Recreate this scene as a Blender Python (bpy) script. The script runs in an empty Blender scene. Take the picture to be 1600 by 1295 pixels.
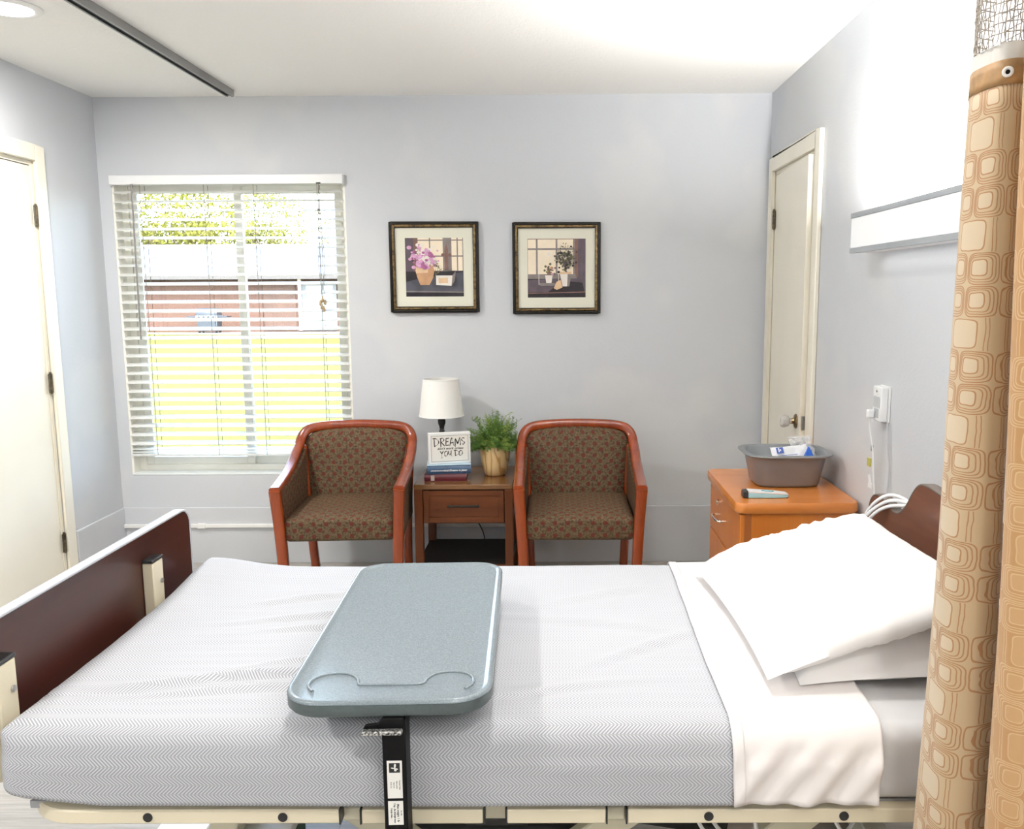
import bpy, bmesh, math, random
from mathutils import Vector, Matrix, noise as mnoise
random.seed(7)
S = bpy.context.scene
COL = S.collection
PI = math.pi
sin, cos, sqrt = math.sin, math.cos, math.sqrt

# ------------------------------------------------------------------ helpers
def lerp(a, b, t): return a + (b - a) * t
def clamp(x, a=0.0, b=1.0): return max(a, min(b, x))
def nz(x, y, z=0.0): return mnoise.noise(Vector((x, y, z)))
def srgb(r, g, b):
    f = lambda c: (c / 255 / 12.92) if c / 255 <= 0.04045 else ((c / 255 + 0.055) / 1.055) ** 2.4
    return (f(r), f(g), f(b), 1.0)

class MB:
    """collects faces, builds ONE mesh object"""
    def __init__(s): s.v = []; s.f = []; s.mi = []; s.uv = []
    def add(s, vs, fs, mi=0, uvs=None):
        o = len(s.v); s.v += [tuple(v) for v in vs]
        for f in fs:
            s.f.append([i + o for i in f]); s.mi.append(mi)
            s.uv.append([uvs[i] for i in f] if uvs else None)
        return s
    def box(s, x0, x1, y0, y1, z0, z1, mi=0):
        vs = [(x, y, z) for z in (z0, z1) for y in (y0, y1) for x in (x0, x1)]
        return s.add(vs, [(0, 2, 3, 1), (4, 5, 7, 6), (0, 1, 5, 4), (2, 6, 7, 3), (0, 4, 6, 2), (1, 3, 7, 5)], mi)
    def obox(s, c, sx, sy, sz, M=None, mi=0):
        M = M or Matrix()
        vs = [Vector(c) + M @ Vector((x * sx / 2, y * sy / 2, z * sz / 2)) for z in (-1, 1) for y in (-1, 1) for x in (-1, 1)]
        return s.add(vs, [(0, 2, 3, 1), (4, 5, 7, 6), (0, 1, 5, 4), (2, 6, 7, 3), (0, 4, 6, 2), (1, 3, 7, 5)], mi)
    def loft(s, loops, cap0=True, cap1=True, mi=0, closed=True):
        n = len(loops[0]); vs = [p for l in loops for p in l]; fs = []
        for i in range(len(loops) - 1):
            for j in range(n if closed else n - 1):
                k = (j + 1) % n
                fs.append((i * n + j, i * n + k, (i + 1) * n + k, (i + 1) * n + j))
        if cap0: fs.append(tuple(reversed(range(n))))
        if cap1: fs.append(tuple(range((len(loops) - 1) * n, len(loops) * n)))
        return s.add(vs, fs, mi)
    def frames(s, pts, closed=False):
        P = [Vector(p) for p in pts]; n = len(P); out = []; N = None
        for i in range(n):
            if closed: t = P[(i + 1) % n] - P[i - 1]
            else: t = P[min(i + 1, n - 1)] - P[max(i - 1, 0)]
            if t.length < 1e-9: t = Vector((0, 0, 1))
            t.normalize()
            if N is None:
                N = t.orthogonal().normalized()
            else:
                N = (N - t * N.dot(t))
                N = N.normalized() if N.length > 1e-6 else t.orthogonal().normalized()
            out.append((P[i], t, N, t.cross(N)))
        return out
    def tube(s, pts, r, n=8, mi=0, closed=False, caps=True):
        rr = r if isinstance(r, (list, tuple)) else [r] * len(pts)
        loops = [[p + (N * cos(2 * PI * k / n) + B * sin(2 * PI * k / n)) * rr[i] for k in range(n)]
                 for i, (p, t, N, B) in enumerate(s.frames(pts, closed))]
        if closed: loops.append(loops[0]); caps = False
        return s.loft(loops, caps, caps, mi)
    def cyl(s, p0, p1, r, n=20, mi=0, r1=None):
        return s.tube([p0, p1], [r, r if r1 is None else r1], n, mi)
    def sweep(s, pts, Ns, w, d, mi=0, ch=0.0):
        """rectangular section swept along pts; Ns the width direction at every point"""
        P = [Vector(p) for p in pts]; loops = []
        for i, p in enumerate(P):
            t = (P[min(i + 1, len(P) - 1)] - P[max(i - 1, 0)]).normalized()
            N = Vector(Ns[i]); N = (N - t * N.dot(t)).normalized(); B = t.cross(N)
            wi = w[i] if isinstance(w, (list, tuple)) else w
            di = d[i] if isinstance(d, (list, tuple)) else d
            a, b = wi / 2, di / 2; c = min(ch, a * .6, b * .6)
            if ch: q = [(-a + c, -b), (a - c, -b), (a, -b + c), (a, b - c), (a - c, b), (-a + c, b), (-a, b - c), (-a, -b + c)]
            else: q = [(-a, -b), (a, -b), (a, b), (-a, b)]
            loops.append([p + N * x + B * y for x, y in q])
        return s.loft(loops, True, True, mi)
    def lathe(s, prof, c=(0, 0, 0), n=32, mi=0, caps=True):
        loops = [[(c[0] + r * cos(2 * PI * k / n), c[1] + r * sin(2 * PI * k / n), c[2] + z) for k in range(n)] for r, z in prof]
        return s.loft(loops, caps, caps, mi)
    def grid(s, nu, nv, f, mi=0, uvf=None):
        vs = []; uvs = []
        for j in range(nv + 1):
            for i in range(nu + 1):
                u, v = i / nu, j / nv
                vs.append(f(u, v)); uvs.append(uvf(u, v) if uvf else (u, v))
        fs = [(j * (nu + 1) + i, j * (nu + 1) + i + 1, (j + 1) * (nu + 1) + i + 1, (j + 1) * (nu + 1) + i) for j in range(nv) for i in range(nu)]
        return s.add(vs, fs, mi, uvs)
    def prism(s, out, f0, f1, mi=0):
        """outline (list of 2d) mapped by f0 / f1 to the two faces"""
        return s.loft([[f0(*p) for p in out], [f1(*p) for p in out]], True, True, mi)
    def poly(s, pts, mi=0): return s.add(pts, [tuple(range(len(pts)))], mi)
    def rbox(s, sx, sy, sz, r, n=(10, 10, 6), disp=None, mi=0, c=(0, 0, 0), uvs=1.0, k=4):
        """box with round edges; disp(p) moves points; uv in metres by dominant face"""
        def axis(h, m):
            rr = min(r, h * .999)
            e = [-h + rr * (1 - math.tan(PI / 4 * (1 - i / k))) for i in range(k)]
            mid = [lerp(-h + rr, h - rr, i / m) for i in range(m + 1)]
            return e + mid + [-x for x in reversed(e)]
        H = (sx / 2, sy / 2, sz / 2); A = [axis(H[i], n[i]) for i in range(3)]
        for ax in range(3):
            a, b = [(1, 2), (2, 0), (0, 1)][ax]
            for sg in (-1, 1):
                vs = []; uvl = []
                for q in A[b]:
                    for p in A[a]:
                        P = [0, 0, 0]; P[ax] = sg * H[ax]; P[a] = p; P[b] = q
                        inn = Vector([max(-H[i] + min(r, H[i]), min(H[i] - min(r, H[i]), P[i])) for i in range(3)])
                        d = Vector(P) - inn
                        o = inn + d.normalized() * min(r, *H) if d.length > 1e-9 else Vector(P)
                        uvl.append(((o.x, o.y + o.z) if ax == 2 else (o.x, o.z - H[1] + H[2]) if ax == 1 else (o.y, o.z)))
                        if disp: o = Vector(disp(o))
                        vs.append(o + Vector(c))
                na, nb = len(A[a]), len(A[b]); fs = []
                for j in range(nb - 1):
                    for i in range(na - 1):
                        f = (j * na + i, j * na + i + 1, (j + 1) * na + i + 1, (j + 1) * na + i)
                        fs.append(f if sg > 0 else f[::-1])
                s.add(vs, fs, mi, [(u * uvs, v * uvs) for u, v in uvl])
        return s
    def xform(s, M): s.v = [tuple(M @ Vector(p)) for p in s.v]; return s
    def build(s, name, mats, parent=None, loc=None, bevel=0, seg=2, smooth=40, weld=True, recalc=True, solid=0, label=None, rot=None):
        me = bpy.data.meshes.new(name)
        me.from_pydata(s.v, [], s.f)
        if any(u is not None for u in s.uv):
            l = me.uv_layers.new(name='UVMap'); i = 0
            for u in s.uv:
                for c in (u or [(0, 0)] * 0): l.data[i].uv = c; i += 1
        for m in (mats if isinstance(mats, (list, tuple)) else [mats]): me.materials.append(m)
        me.polygons.foreach_set('material_index', s.mi)
        if weld or recalc:
            bm = bmesh.new(); bm.from_mesh(me)
            if weld: bmesh.ops.remove_doubles(bm, verts=bm.verts, dist=1e-5)
            if recalc: bmesh.ops.recalc_face_normals(bm, faces=bm.faces)
            bm.to_mesh(me); bm.free()
        if smooth:
            me.polygons.foreach_set('use_smooth', [True] * len(me.polygons))
            me.set_sharp_from_angle(angle=math.radians(smooth))
        o = bpy.data.objects.new(name, me); COL.objects.link(o)
        if parent: o.parent = parent
        if loc: o.location = loc
        if rot: o.rotation_euler = rot
        if bevel:
            b = o.modifiers.new('Bevel', 'BEVEL'); b.width = bevel; b.segments = seg; b.limit_method = 'ANGLE'; b.angle_limit = math.radians(35); b.harden_normals = False
        if solid:
            q = o.modifiers.new('Solidify', 'SOLIDIFY'); q.thickness = solid; q.offset = -1
        if label: o['label'] = label
        return o

def thing(name, label, cat, loc=(0, 0, 0), rz=0.0, group=None):
    o = bpy.data.objects.new(name, None); COL.objects.link(o)
    o.empty_display_size = .05
    o.location = loc; o.rotation_euler = (0, 0, rz); o['label'] = label; o['category'] = cat
    if group: o['group'] = group
    return o
def tag(o, label, cat, group=None, kind=None):
    o['label'] = label; o['category'] = cat
    if group: o['group'] = group
    if kind: o['kind'] = kind
    return o
def struct(o, label=None, cat=None):
    o['kind'] = 'structure'
    if label: o['label'] = label
    if cat: o['category'] = cat
    return o
def copy_tree(root, loc, rz, label):
    r = root.copy(); COL.objects.link(r); r.location = loc; r.rotation_euler = (0, 0, rz); r['label'] = label
    for ch in list(root.children):
        c = ch.copy(); COL.objects.link(c); c.parent = r
        for g in ch.children:
            d = g.copy(); COL.objects.link(d); d.parent = c
    return r
def rrect(w, h, r, n=6):
    out = []
    for cx, cy, a0 in ((w / 2 - r, h / 2 - r, 0), (-w / 2 + r, h / 2 - r, 90), (-w / 2 + r, -h / 2 + r, 180), (w / 2 - r, -h / 2 + r, 270)):
        for i in range(n + 1):
            a = math.radians(a0 + 90 * i / n); out.append((cx + r * cos(a), cy + r * sin(a)))
    return out
def spline(pts, n=8):
    P = [Vector(p) for p in pts]; out = []
    for i in range(len(P) - 1):
        p0, p1, p2, p3 = P[max(i - 1, 0)], P[i], P[i + 1], P[min(i + 2, len(P) - 1)]
        for k in range(n):
            t = k / n
            out.append(.5 * ((2 * p1) + (p2 - p0) * t + (2 * p0 - 5 * p1 + 4 * p2 - p3) * t * t + (3 * p1 - p0 - 3 * p2 + p3) * t ** 3))
    out.append(P[-1]); return out
def text_mesh(txt, size, M, mb, mi=0, shear=0.0, space=1.0):
    c = bpy.data.curves.new('lettering', 'FONT'); c.body = txt; c.size = size; c.shear = shear; c.space_character = space
    c.offset = size * .03; c.align_x = 'CENTER'; c.align_y = 'CENTER'; c.resolution_u = 3
    o = bpy.data.objects.new('lettering', c); COL.objects.link(o)
    dg = bpy.context.evaluated_depsgraph_get(); dg.update()
    me = bpy.data.meshes.new_from_object(o.evaluated_get(dg))
    mb.add([M @ v.co for v in me.vertices], [tuple(p.vertices) for p in me.polygons], mi)
    bpy.data.objects.remove(o); bpy.data.curves.remove(c); bpy.data.meshes.remove(me)

# ------------------------------------------------------------------ materials
class NT:
    def __init__(s, name):
        s.m = bpy.data.materials.new(name); s.m.use_nodes = True; s.t = s.m.node_tree; s.t.nodes.clear()
        s.out = s.n('ShaderNodeOutputMaterial')
    def n(s, typ, **kw):
        nd = s.t.nodes.new(typ)
        for k, v in kw.items():
            if hasattr(nd, k) and not k.startswith('i_'): setattr(nd, k, v)
        return nd
    def l(s, a, b): s.t.links.new(a, b)
    def math(s, op, a, b=0.0, c=None):
        nd = s.n('ShaderNodeMath'); nd.operation = op
        for i, x in enumerate((a, b, c)):
            if x is None: continue
            if isinstance(x, (int, float)): nd.inputs[i].default_value = x
            else: s.l(x, nd.inputs[i])
        return nd.outputs[0]
    def mix(s, f, a, b):
        nd = s.n('ShaderNodeMix'); nd.data_type = 'RGBA'
        for sock, x in ((nd.inputs[0], f), (nd.inputs[6], a), (nd.inputs[7], b)):
            if isinstance(x, (int, float)): sock.default_value = x
            elif isinstance(x, tuple): sock.default_value = x
            else: s.l(x, sock)
        return nd.outputs[2]
    def noise(s, vec, scale, detail=2.0, rough=.5, dim='3D'):
        nd = s.n('ShaderNodeTexNoise'); nd.inputs['Scale'].default_value = scale; nd.inputs['Detail'].default_value = detail; nd.inputs['Roughness'].default_value = rough
        if vec is not None: s.l(vec, nd.inputs['Vector'])
        return nd.outputs[0]
    def ramp(s, f, stops):
        nd = s.n('ShaderNodeValToRGB'); e = nd.color_ramp.elements
        while len(e) < len(stops): e.new(.5)
        for i, (p, c) in enumerate(stops): e[i].position = p; e[i].color = c
        s.l(f, nd.inputs[0]); return nd.outputs[0]
    def coord(s, kind='Object'):
        return s.n('ShaderNodeTexCoord').outputs[kind]
    def mapping(s, vec, scale=(1, 1, 1), rot=(0, 0, 0), loc=(0, 0, 0)):
        nd = s.n('ShaderNodeMapping'); nd.inputs['Scale'].default_value = scale; nd.inputs['Rotation'].default_value = rot; nd.inputs['Location'].default_value = loc
        s.l(vec, nd.inputs['Vector']); return nd.outputs[0]
    def sep(s, vec):
        nd = s.n('ShaderNodeSeparateXYZ'); s.l(vec, nd.inputs[0]); return nd.outputs
    def comb(s, x, y, z=0.0):
        nd = s.n('ShaderNodeCombineXYZ')
        for i, q in enumerate((x, y, z)):
            if isinstance(q, (int, float)): nd.inputs[i].default_value = q
            else: s.l(q, nd.inputs[i])
        return nd.outputs[0]
    def bump(s, h, strength=.3, dist=.002):
        nd = s.n('ShaderNodeBump'); nd.inputs['Strength'].default_value = strength; nd.inputs['Distance'].default_value = dist
        s.l(h, nd.inputs['Height']); return nd.outputs[0]
    def bsdf(s, col=None, rough=.5, metal=0.0, normal=None, spec=.5, coat=0.0, sheen=0.0, emis=None, estr=0.0, sss=0.0):
        b = s.n('ShaderNodeBsdfPrincipled')
        if col is not None:
            if isinstance(col, tuple): b.inputs['Base Color'].default_value = col
            else: s.l(col, b.inputs['Base Color'])
        if isinstance(rough, (int, float)): b.inputs['Roughness'].default_value = rough
        else: s.l(rough, b.inputs['Roughness'])
        b.inputs['Metallic'].default_value = metal; b.inputs['Specular IOR Level'].default_value = spec
        b.inputs['Coat Weight'].default_value = coat; b.inputs['Coat Roughness'].default_value = .12
        b.inputs['Sheen Weight'].default_value = sheen
        if normal is not None: s.l(normal, b.inputs['Normal'])
        if emis: b.inputs['Emission Color'].default_value = emis; b.inputs['Emission Strength'].default_value = estr
        s.l(b.outputs[0], s.out.inputs[0]); return b

def plain(name, col, rough=.5, metal=0.0, spec=.5, coat=0.0, var=.06, scale=8.0, bump=0.0, bscale=300., emis=None, estr=0.0, sheen=0.0):
    t = NT(name); co = t.coord('Object')
    f = t.noise(co, scale, 3)
    d = tuple(c * (1 - var) for c in col[:3]) + (1,); u = tuple(min(1, c * (1 + var)) for c in col[:3]) + (1,)
    c = t.ramp(f, [(.3, d), (.7, u)])
    nm = t.bump(t.noise(co, bscale, 2), bump, .001) if bump else None
    t.bsdf(c, rough, metal, nm, spec, coat, sheen, emis, estr)
    return t.m
def wood(name, c1, c2, rough=.35, scale=14., stretch=(1, 1, .08), coat=.2, spec=.5, fine=.35):
    t = NT(name); co = t.mapping(t.coord('Object'), stretch)
    n1 = t.noise(co, scale, 4, .6); n2 = t.noise(co, scale * 7, 3, .6)
    f = t.math('ADD', t.math('MULTIPLY', n1, 1 - fine), t.math('MULTIPLY', n2, fine))
    c = t.ramp(f, [(.32, c1), (.66, c2)])
    t.bsdf(c, rough, 0, t.bump(n2, .08, .001), spec, coat); return t.m

def wall_mat(name, col, patch):
    t = NT(name); co = t.coord('Object')
    big = t.noise(co, 1.1, 3, .55)
    c = t.mix(t.ramp(big, [(.5, (0, 0, 0, 1)), (.56, (1, 1, 1, 1))]), col, patch)
    h = t.math('ADD', t.noise(co, 140, 2), t.math('MULTIPLY', t.noise(co, 45, 2), .6))
    t.bsdf(c, .55, 0, t.bump(h, .22, .002), .35); return t.m
WALLC = (.560, .580, .615, 1)
M_wall = wall_mat('grey wall paint', WALLC, (.595, .608, .628, 1))
M_base = plain('grey baseboard paint', (.565, .582, .615, 1), .4, var=.03, scale=3)
def ceil_mat():
    t = NT('ceiling paint'); co = t.coord('Object')
    h = t.math('ADD', t.noise(co, 90, 3), t.noise(co, 30, 2))
    t.bsdf((.88, .875, .85, 1), .8, 0, t.bump(h, .5, .004), .2); return t.m
M_ceil = ceil_mat()
def floor_mat():
    t = NT('vinyl plank floor'); co = t.coord('Object')
    br = t.n('ShaderNodeTexBrick'); br.offset = .5; br.inputs['Scale'].default_value = 1
    br.inputs['Brick Width'].default_value = 1.2; br.inputs['Row Height'].default_value = .15; br.inputs['Mortar Size'].default_value = .0015
    br.inputs['Color1'].default_value = (.47, .44, .40, 1); br.inputs['Color2'].default_value = (.38, .355, .32, 1); br.inputs['Mortar'].default_value = (.12, .10, .08, 1)
    t.l(t.mapping(co, (1, 1, 1)), br.inputs['Vector'])
    g = t.noise(t.mapping(co, (2, 26, 1)), 2.4, 5, .65)
    c = t.mix(.55, br.outputs[0], t.ramp(g, [(.3, (.26, .24, .21, 1)), (.7, (.60, .58, .55, 1))]))
    t.bsdf(c, .38, 0, None, .5); return t.m
M_floor = floor_mat()
M_trim = plain('cream trim paint', (.84, .80, .69, 1), .38, var=.03, scale=4)
M_door = plain('cream door paint', (.83, .79, .68, 1), .33, var=.03, scale=3, bump=.08, bscale=60)
M_white = plain('white paint', (.82, .82, .81, 1), .4, var=.02)
M_whiteplastic = plain('white plastic', (.80, .81, .82, 1), .32, var=.02)
M_bronze = plain('dark bronze hinge', (.10, .078, .048, 1), .4, .6, var=.6, scale=70)
M_brass = plain('worn brass', (.30, .22, .12, 1), .35, .9, var=.5, scale=60)
M_chrome = plain('chrome', (.75, .75, .74, 1), .12, 1.0, var=.05)
M_steel = plain('brushed steel', (.55, .55, .55, 1), .3, 1.0, var=.1, scale=40)
M_alu = plain('aluminium', (.30, .30, .295, 1), .4, .7, var=.05)
M_black = plain('black powder coat', (.004, .004, .0045, 1), .5, var=.2, spec=.15)
M_blackplastic = plain('black plastic', (.015, .015, .016, 1), .4, var=.1)
M_ivory = plain('ivory enamel', (.70, .63, .47, 1), .3, var=.05, scale=5)
M_ivory_d = plain('ivory enamel frame', (.62, .58, .44, 1), .35, var=.06, scale=5)
M_dark_iron = plain('dark iron', (.02, .018, .016, 1), .4, .5, var=.2)

# ------------------------------------------------------------------ room constants (metres; camera stands at x=0, y=0)
XL, XR, D, H, YN = -2.348, 1.097, 4.535, 2.442, -2.9
TH = .14
WX0, WX1, WZ0, WZ1 = -2.285, -1.083, .487, 2.058        # window opening
LD = (3.06, 3.972, 2.045)                               # left door opening y0,y1,top
RD = (3.700, 4.412, 2.040)                              # right door opening

struct(MB().box(XL - TH, XR + .9, YN - TH, D + TH, -.12, 0).build('floor', M_floor, smooth=0), 'grey brown wood plank vinyl floor', 'floor')
struct(MB().box(XL - TH, XR + .9, YN - TH, D + TH, H, H + .12).build('ceiling', M_ceil, smooth=0), 'white lightly textured ceiling', 'ceiling')
m = MB()
m.box(XL - TH, WX0, D, D + TH, 0, H).box(WX1, XR + .9, D, D + TH, 0, H).box(WX0, WX1, D, D + TH, 0, WZ0).box(WX0, WX1, D, D + TH, WZ1, H)
struct(m.build('wall_far', M_wall, smooth=0), 'pale blue grey far wall with the window', 'wall')
m = MB()
m.box(XL - TH, XL, YN, LD[0], 0, H).box(XL - TH, XL, LD[1], D, 0, H).box(XL - TH, XL, LD[0], LD[1], LD[2], H)
m.box(XL - TH - .02, XL - TH, LD[0] - .1, LD[1] + .1, 0, LD[2] + .1)
struct(m.build('wall_left', M_wall, smooth=0), 'pale grey left wall with the cream door', 'wall')
m = MB()
m.box(XR, XR + TH, YN, RD[0], 0, H).box(XR, XR + TH, RD[1], D, 0, H).box(XR, XR + TH, RD[0], RD[1], RD[2], H)
m.box(XR + .78, XR + .9, YN, D, 0, H)
struct(m.build('wall_right', M_wall, smooth=0), 'pale blue grey right wall behind the bed head', 'wall')
struct(MB().box(XL - TH, XR + .9, YN - TH, YN, 0, H).build('wall_near', M_wall, smooth=0), 'pale grey wall behind the viewer', 'wall')

# tall baseboards
def baseb(name, a, lab):
    m = MB(); m.box(*a)
    return struct(m.build(name, M_base, smooth=0, bevel=.004, seg=2), lab, 'baseboard')
BB = .013
baseb('baseboard_far', (XL, XR, D - BB, D - .0003, .0, .312), 'tall grey painted baseboard along the far wall')
baseb('baseboard_left', (XL + .0003, XL + BB, LD[1] + .09, D - BB, 0, .312), 'tall grey painted baseboard between left door and corner')
baseb('baseboard_right', (XR - BB, XR - .0003, YN, RD[0] - .09, 0, .10), 'low grey baseboard on the right wall')

# white surface raceway on the baseboard
t = thing('cable_raceway', 'thin white cable raceway running along the tall baseboard below the window', 'cable raceway', (-1.3, D - BB, .2))
MB().box(-1.045, 1.05, -.016, -.0004, .002, .022).build('duct', M_white, t, bevel=.003)
for x in (-.62, .28): MB().box(x - .022, x + .022, -.019, -.0002, -.002, .026).build('coupling', M_white, t, bevel=.003)

# ------------------------------------------------------------------ doors
def hinge(parent, x, y, z, sx):
    m = MB()
    for k in range(5):
        m.cyl((x, y, z - .045 + k * .018 + .0006), (x, y, z - .045 + (k + 1) * .018 - .0006), .0072, 12)
    m.cyl((x, y, z - .049), (x, y, z - .045), .005, 10).cyl((x, y, z + .045), (x, y, z + .051), .005, 10)
    m.box(x - .0015 + sx * .004, x + .0015 + sx * .004, y - .018, y + .018, z - .044, z + .044)
    return m.build('hinge', M_bronze, parent)
def casing(wx, sgn, y0, y1, top, w, th, parent):
    m = MB()
    a, b = sorted((wx + sgn * .0004, wx + sgn * th))
    m.box(a, b, y0 - w, y0, 0, top + w); m.box(a, b, y1, y1 + w, 0, top + w); m.box(a, b, y0, y1, top, top + w)
    return m.build('door_casing', M_trim, parent, bevel=.005, seg=2)
def jamb(xa, xb, y0, y1, top, parent):
    m = MB(); e = .0005
    m.box(xa, xb, y0 + e, y0 + .018, 0, top - e).box(xa, xb, y1 - .018, y1 - e, 0, top - e).box(xa, xb, y0 + .018, y1 - .018, top - .018, top - e)
    return m.build('door_jamb', M_trim, parent, smooth=0)
d1 = struct(MB().box(XL - .046, XL - .003, LD[0] + .021, LD[1] - .022, .008, LD[2] - .022).build('door_1', M_door, bevel=.002), 'cream flush door on the left wall, closed, three hinges', 'door')
casing(XL, 1, LD[0], LD[1], LD[2], .072, .018, d1)
jamb(XL - TH, XL - .0005, LD[0], LD[1], LD[2], d1)
for z in (1.806, 1.046, .284): hinge(d1, XL + .006, LD[1] - .012, z, 0)
m = MB(); m.lathe([(.0, 0), (.03, 0), (.03, .006), (.012, .01), (.012, .035), (.027, .05), (.03, .066), (.018, .076), (0, .078)], n=24)
m.xform(Matrix.Translation((XL - .003, LD[0] + .085, .92)) @ Matrix.Rotation(PI / 2, 4, 'Y')); m.build('door_knob', M_brass, d1)

# right closet door, a little ajar into the room
hy, hx = RD[1] - .024, XR - .002
d2 = MB().box(0, .035, -(RD[1] - RD[0]) + .046, 0, .008, RD[2] - .022).build('door_2', M_door, loc=(hx, hy, 0), bevel=.0015)
d2.rotation_euler = (0, 0, -math.radians(3.0))
struct(d2, 'narrow cream flush door standing slightly ajar in the right wall', 'door')
dfr = casing(XR, -1, RD[0], RD[1], RD[2], .070, .02, None); dfr.name = 'trim_1'; struct(dfr, 'cream door casing on the right wall', 'door casing')
jamb(XR + .0005, XR + TH, RD[0], RD[1], RD[2], dfr)
for z in (1.805, .25):
    h = hinge(d2, -.007, .006, z, 0)
DW = -(RD[1] - RD[0]) + .046
m = MB(); R_ = Matrix.Translation((0, DW + .062, .88)) @ Matrix.Rotation(-PI / 2, 4, 'Y')
m.lathe([(0, 0), (.031, 0), (.033, .003), (.028, .008), (.014, .012), (.0125, .022)], n=28); m.xform(R_); kb = m.build('door_knob', M_brass, d2, label='brass rose and glass door knob')
m = MB(); m.lathe([(.0125, .02), (.014, .028), (.024, .036), (.029, .05), (.028, .062), (.020, .070), (0, .072)], n=10); m.xform(R_)
t_ = NT('clear glass knob'); b = t_.bsdf((.9, .88, .84, 1), .06, 0, None, .8); b.inputs['Transmission Weight'].default_value = .55
m.build('glass_grip', t_.m, kb, smooth=15)
m = MB(); m.box(.006, .030, DW - .0015, DW + .001, .88 - .03, .88 + .03); m.box(.012, .024, DW - .006, DW, .88 - .009, .88 + .009)
m.build('latch_plate', M_steel, d2)

# ------------------------------------------------------------------ window
WY = D + .075
M_vinyl = plain('cream window frame', (.88, .86, .79, 1), .4, var=.04, scale=5)
m = MB()
FW = .045
m.box(WX0, WX0 + FW, WY, WY + .06, WZ0, WZ1).box(WX1 - FW, WX1, WY, WY + .06, WZ0, WZ1).box(WX0 + FW, WX1 - FW, WY, WY + .06, WZ0, WZ0 + FW).box(WX0 + FW, WX1 - FW, WY, WY + .06, WZ1 - FW, WZ1)
w1 = struct(m.build('window_1', M_vinyl, bevel=.003), 'tall two-panel sliding window with a cream frame', 'window')
xm = (WX0 + WX1) / 2 + .012
m = MB()
for (a, b, yy) in ((WX0 + FW, xm + .022, WY + .008), (xm - .022, WX1 - FW, WY + .034)):
    q = MB(); z0, z1 = WZ0 + FW, WZ1 - FW
    q.box(a, a + .04, yy, yy + .022, z0, z1).box(b - .04, b, yy, yy + .022, z0, z1).box(a + .04, b - .04, yy, yy + .022, z0, z0 + .04).box(a + .04, b - .04, yy, yy + .022, z1 - .04, z1)
    sash = q.build('sash', M_vinyl, w1, bevel=.003)
    t_ = NT('window glass'); tr = t_.n('ShaderNodeBsdfTransparent'); tr.inputs[0].default_value = (.96, .98, .97, 1)
    gl = t_.n('ShaderNodeBsdfGlossy'); gl.inputs['Roughness'].default_value = .02
    fr = t_.n('ShaderNodeFresnel'); fr.inputs[0].default_value = 1.45; mx = t_.n('ShaderNodeMixShader')
    t_.l(fr.outputs[0], mx.inputs[0]); t_.l(tr.outputs[0], mx.inputs[1]); t_.l(gl.outputs[0], mx.inputs[2]); t_.l(mx.outputs[0], t_.out.inputs[0])
    MB().box(a + .04, b - .04, yy + .009, yy + .013, z0 + .04, z1 - .04).build('glass_pane', t_.m, sash, smooth=0)
M_sill = plain('pale painted sill', (.72, .76, .77, 1), .35, var=.03)
m = MB(); m.box(WX0, WX1, D - .0005, WY, WZ0 - .0002, WZ0 + .012).build('window_sill', M_sill, w1, bevel=.003)
m = MB(); m.box(WX0 + .0003, WX0 + .012, D + .002, WY, WZ0 + .012, WZ1).box(WX1 - .012, WX1 - .0003, D + .002, WY, WZ0 + .012, WZ1)
m.build('window_jamb', M_vinyl, w1, smooth=0)

# blind
BY = D + .012
bl = thing('window_blind', 'white two inch horizontal slat blind lowered over the window', 'blind', ((WX0 + WX1) / 2, BY, WZ1))
BW = (WX1 - WX0) / 2 - .004
def slat_mat():
    t = NT('white blind slat'); b = t.bsdf((.93, .93, .92, 1), .4, 0, None, .4)
    tl = t.n('ShaderNodeBsdfTranslucent'); tl.inputs[0].default_value = (.85, .86, .84, 1)
    mx = t.n('ShaderNodeMixShader'); mx.inputs[0].default_value = .42
    t.l(b.outputs[0], mx.inputs[1]); t.l(tl.outputs[0], mx.inputs[2]); t.l(mx.outputs[0], t.out.inputs[0]); return t.m
M_slat = slat_mat()
ZB = -WZ1                                    # local z = world - WZ1
m = MB(); NS = 29; PITCH = .0468; ZT = 1.975
TILT = math.radians(17)
for i in range(NS):
    z = ZT - i * PITCH + ZB
    R2 = Matrix.Rotation(TILT, 4, 'X'); seg = []
    def prof(u): return (u * .05, .0022 * (1 - (2 * u) ** 2))
    us = [-.5, -.3, 0, .3, .5]
    top = [prof(u) for u in us]; lo = [(y, q - .0028) for y, q in reversed(top)]
    ring = [R2 @ Vector((0, y, q)) for y, q in top + lo]
    sag = .0015 * sin(i * 2.1)
    m.loft([[(x, p.y, z + p.z + (sag if x > 0 else -sag)) for p in ring] for x in (-BW + .006, BW - .006)])
m.build('slats', M_slat, bl, smooth=30)
m = MB()
for k, (zz, yy) in enumerate(((.632, .002), (.616, -.002))):
    m.obox((0, yy, zz + ZB), 2 * BW - .014, .05, .004, Matrix.Rotation(math.radians(6 - 4 * k), 3, 'X'))
m.box(-BW + .004, BW - .004, -.026, .026, .594 + ZB, .606 + ZB)
m.build('bottom_rail', M_slat, bl, bevel=.002)
m = MB(); m.box(-BW, BW, -.030, .025, -.048, -.006); m.build('head_rail', M_white, bl, bevel=.002)
m = MB(); m.box(-BW - .001, BW + .001, -.042, -.033, -.052, -.004); m.box(-BW - .001, -BW + .012, -.033, .0, -.056, -.004); m.box(BW - .012, BW + .001, -.033, .0, -.056, -.004)
m.build('valance', M_whiteplastic, bl, bevel=.003)
M_cord = plain('blind cord', (.16, .15, .13, 1), .8)
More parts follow.
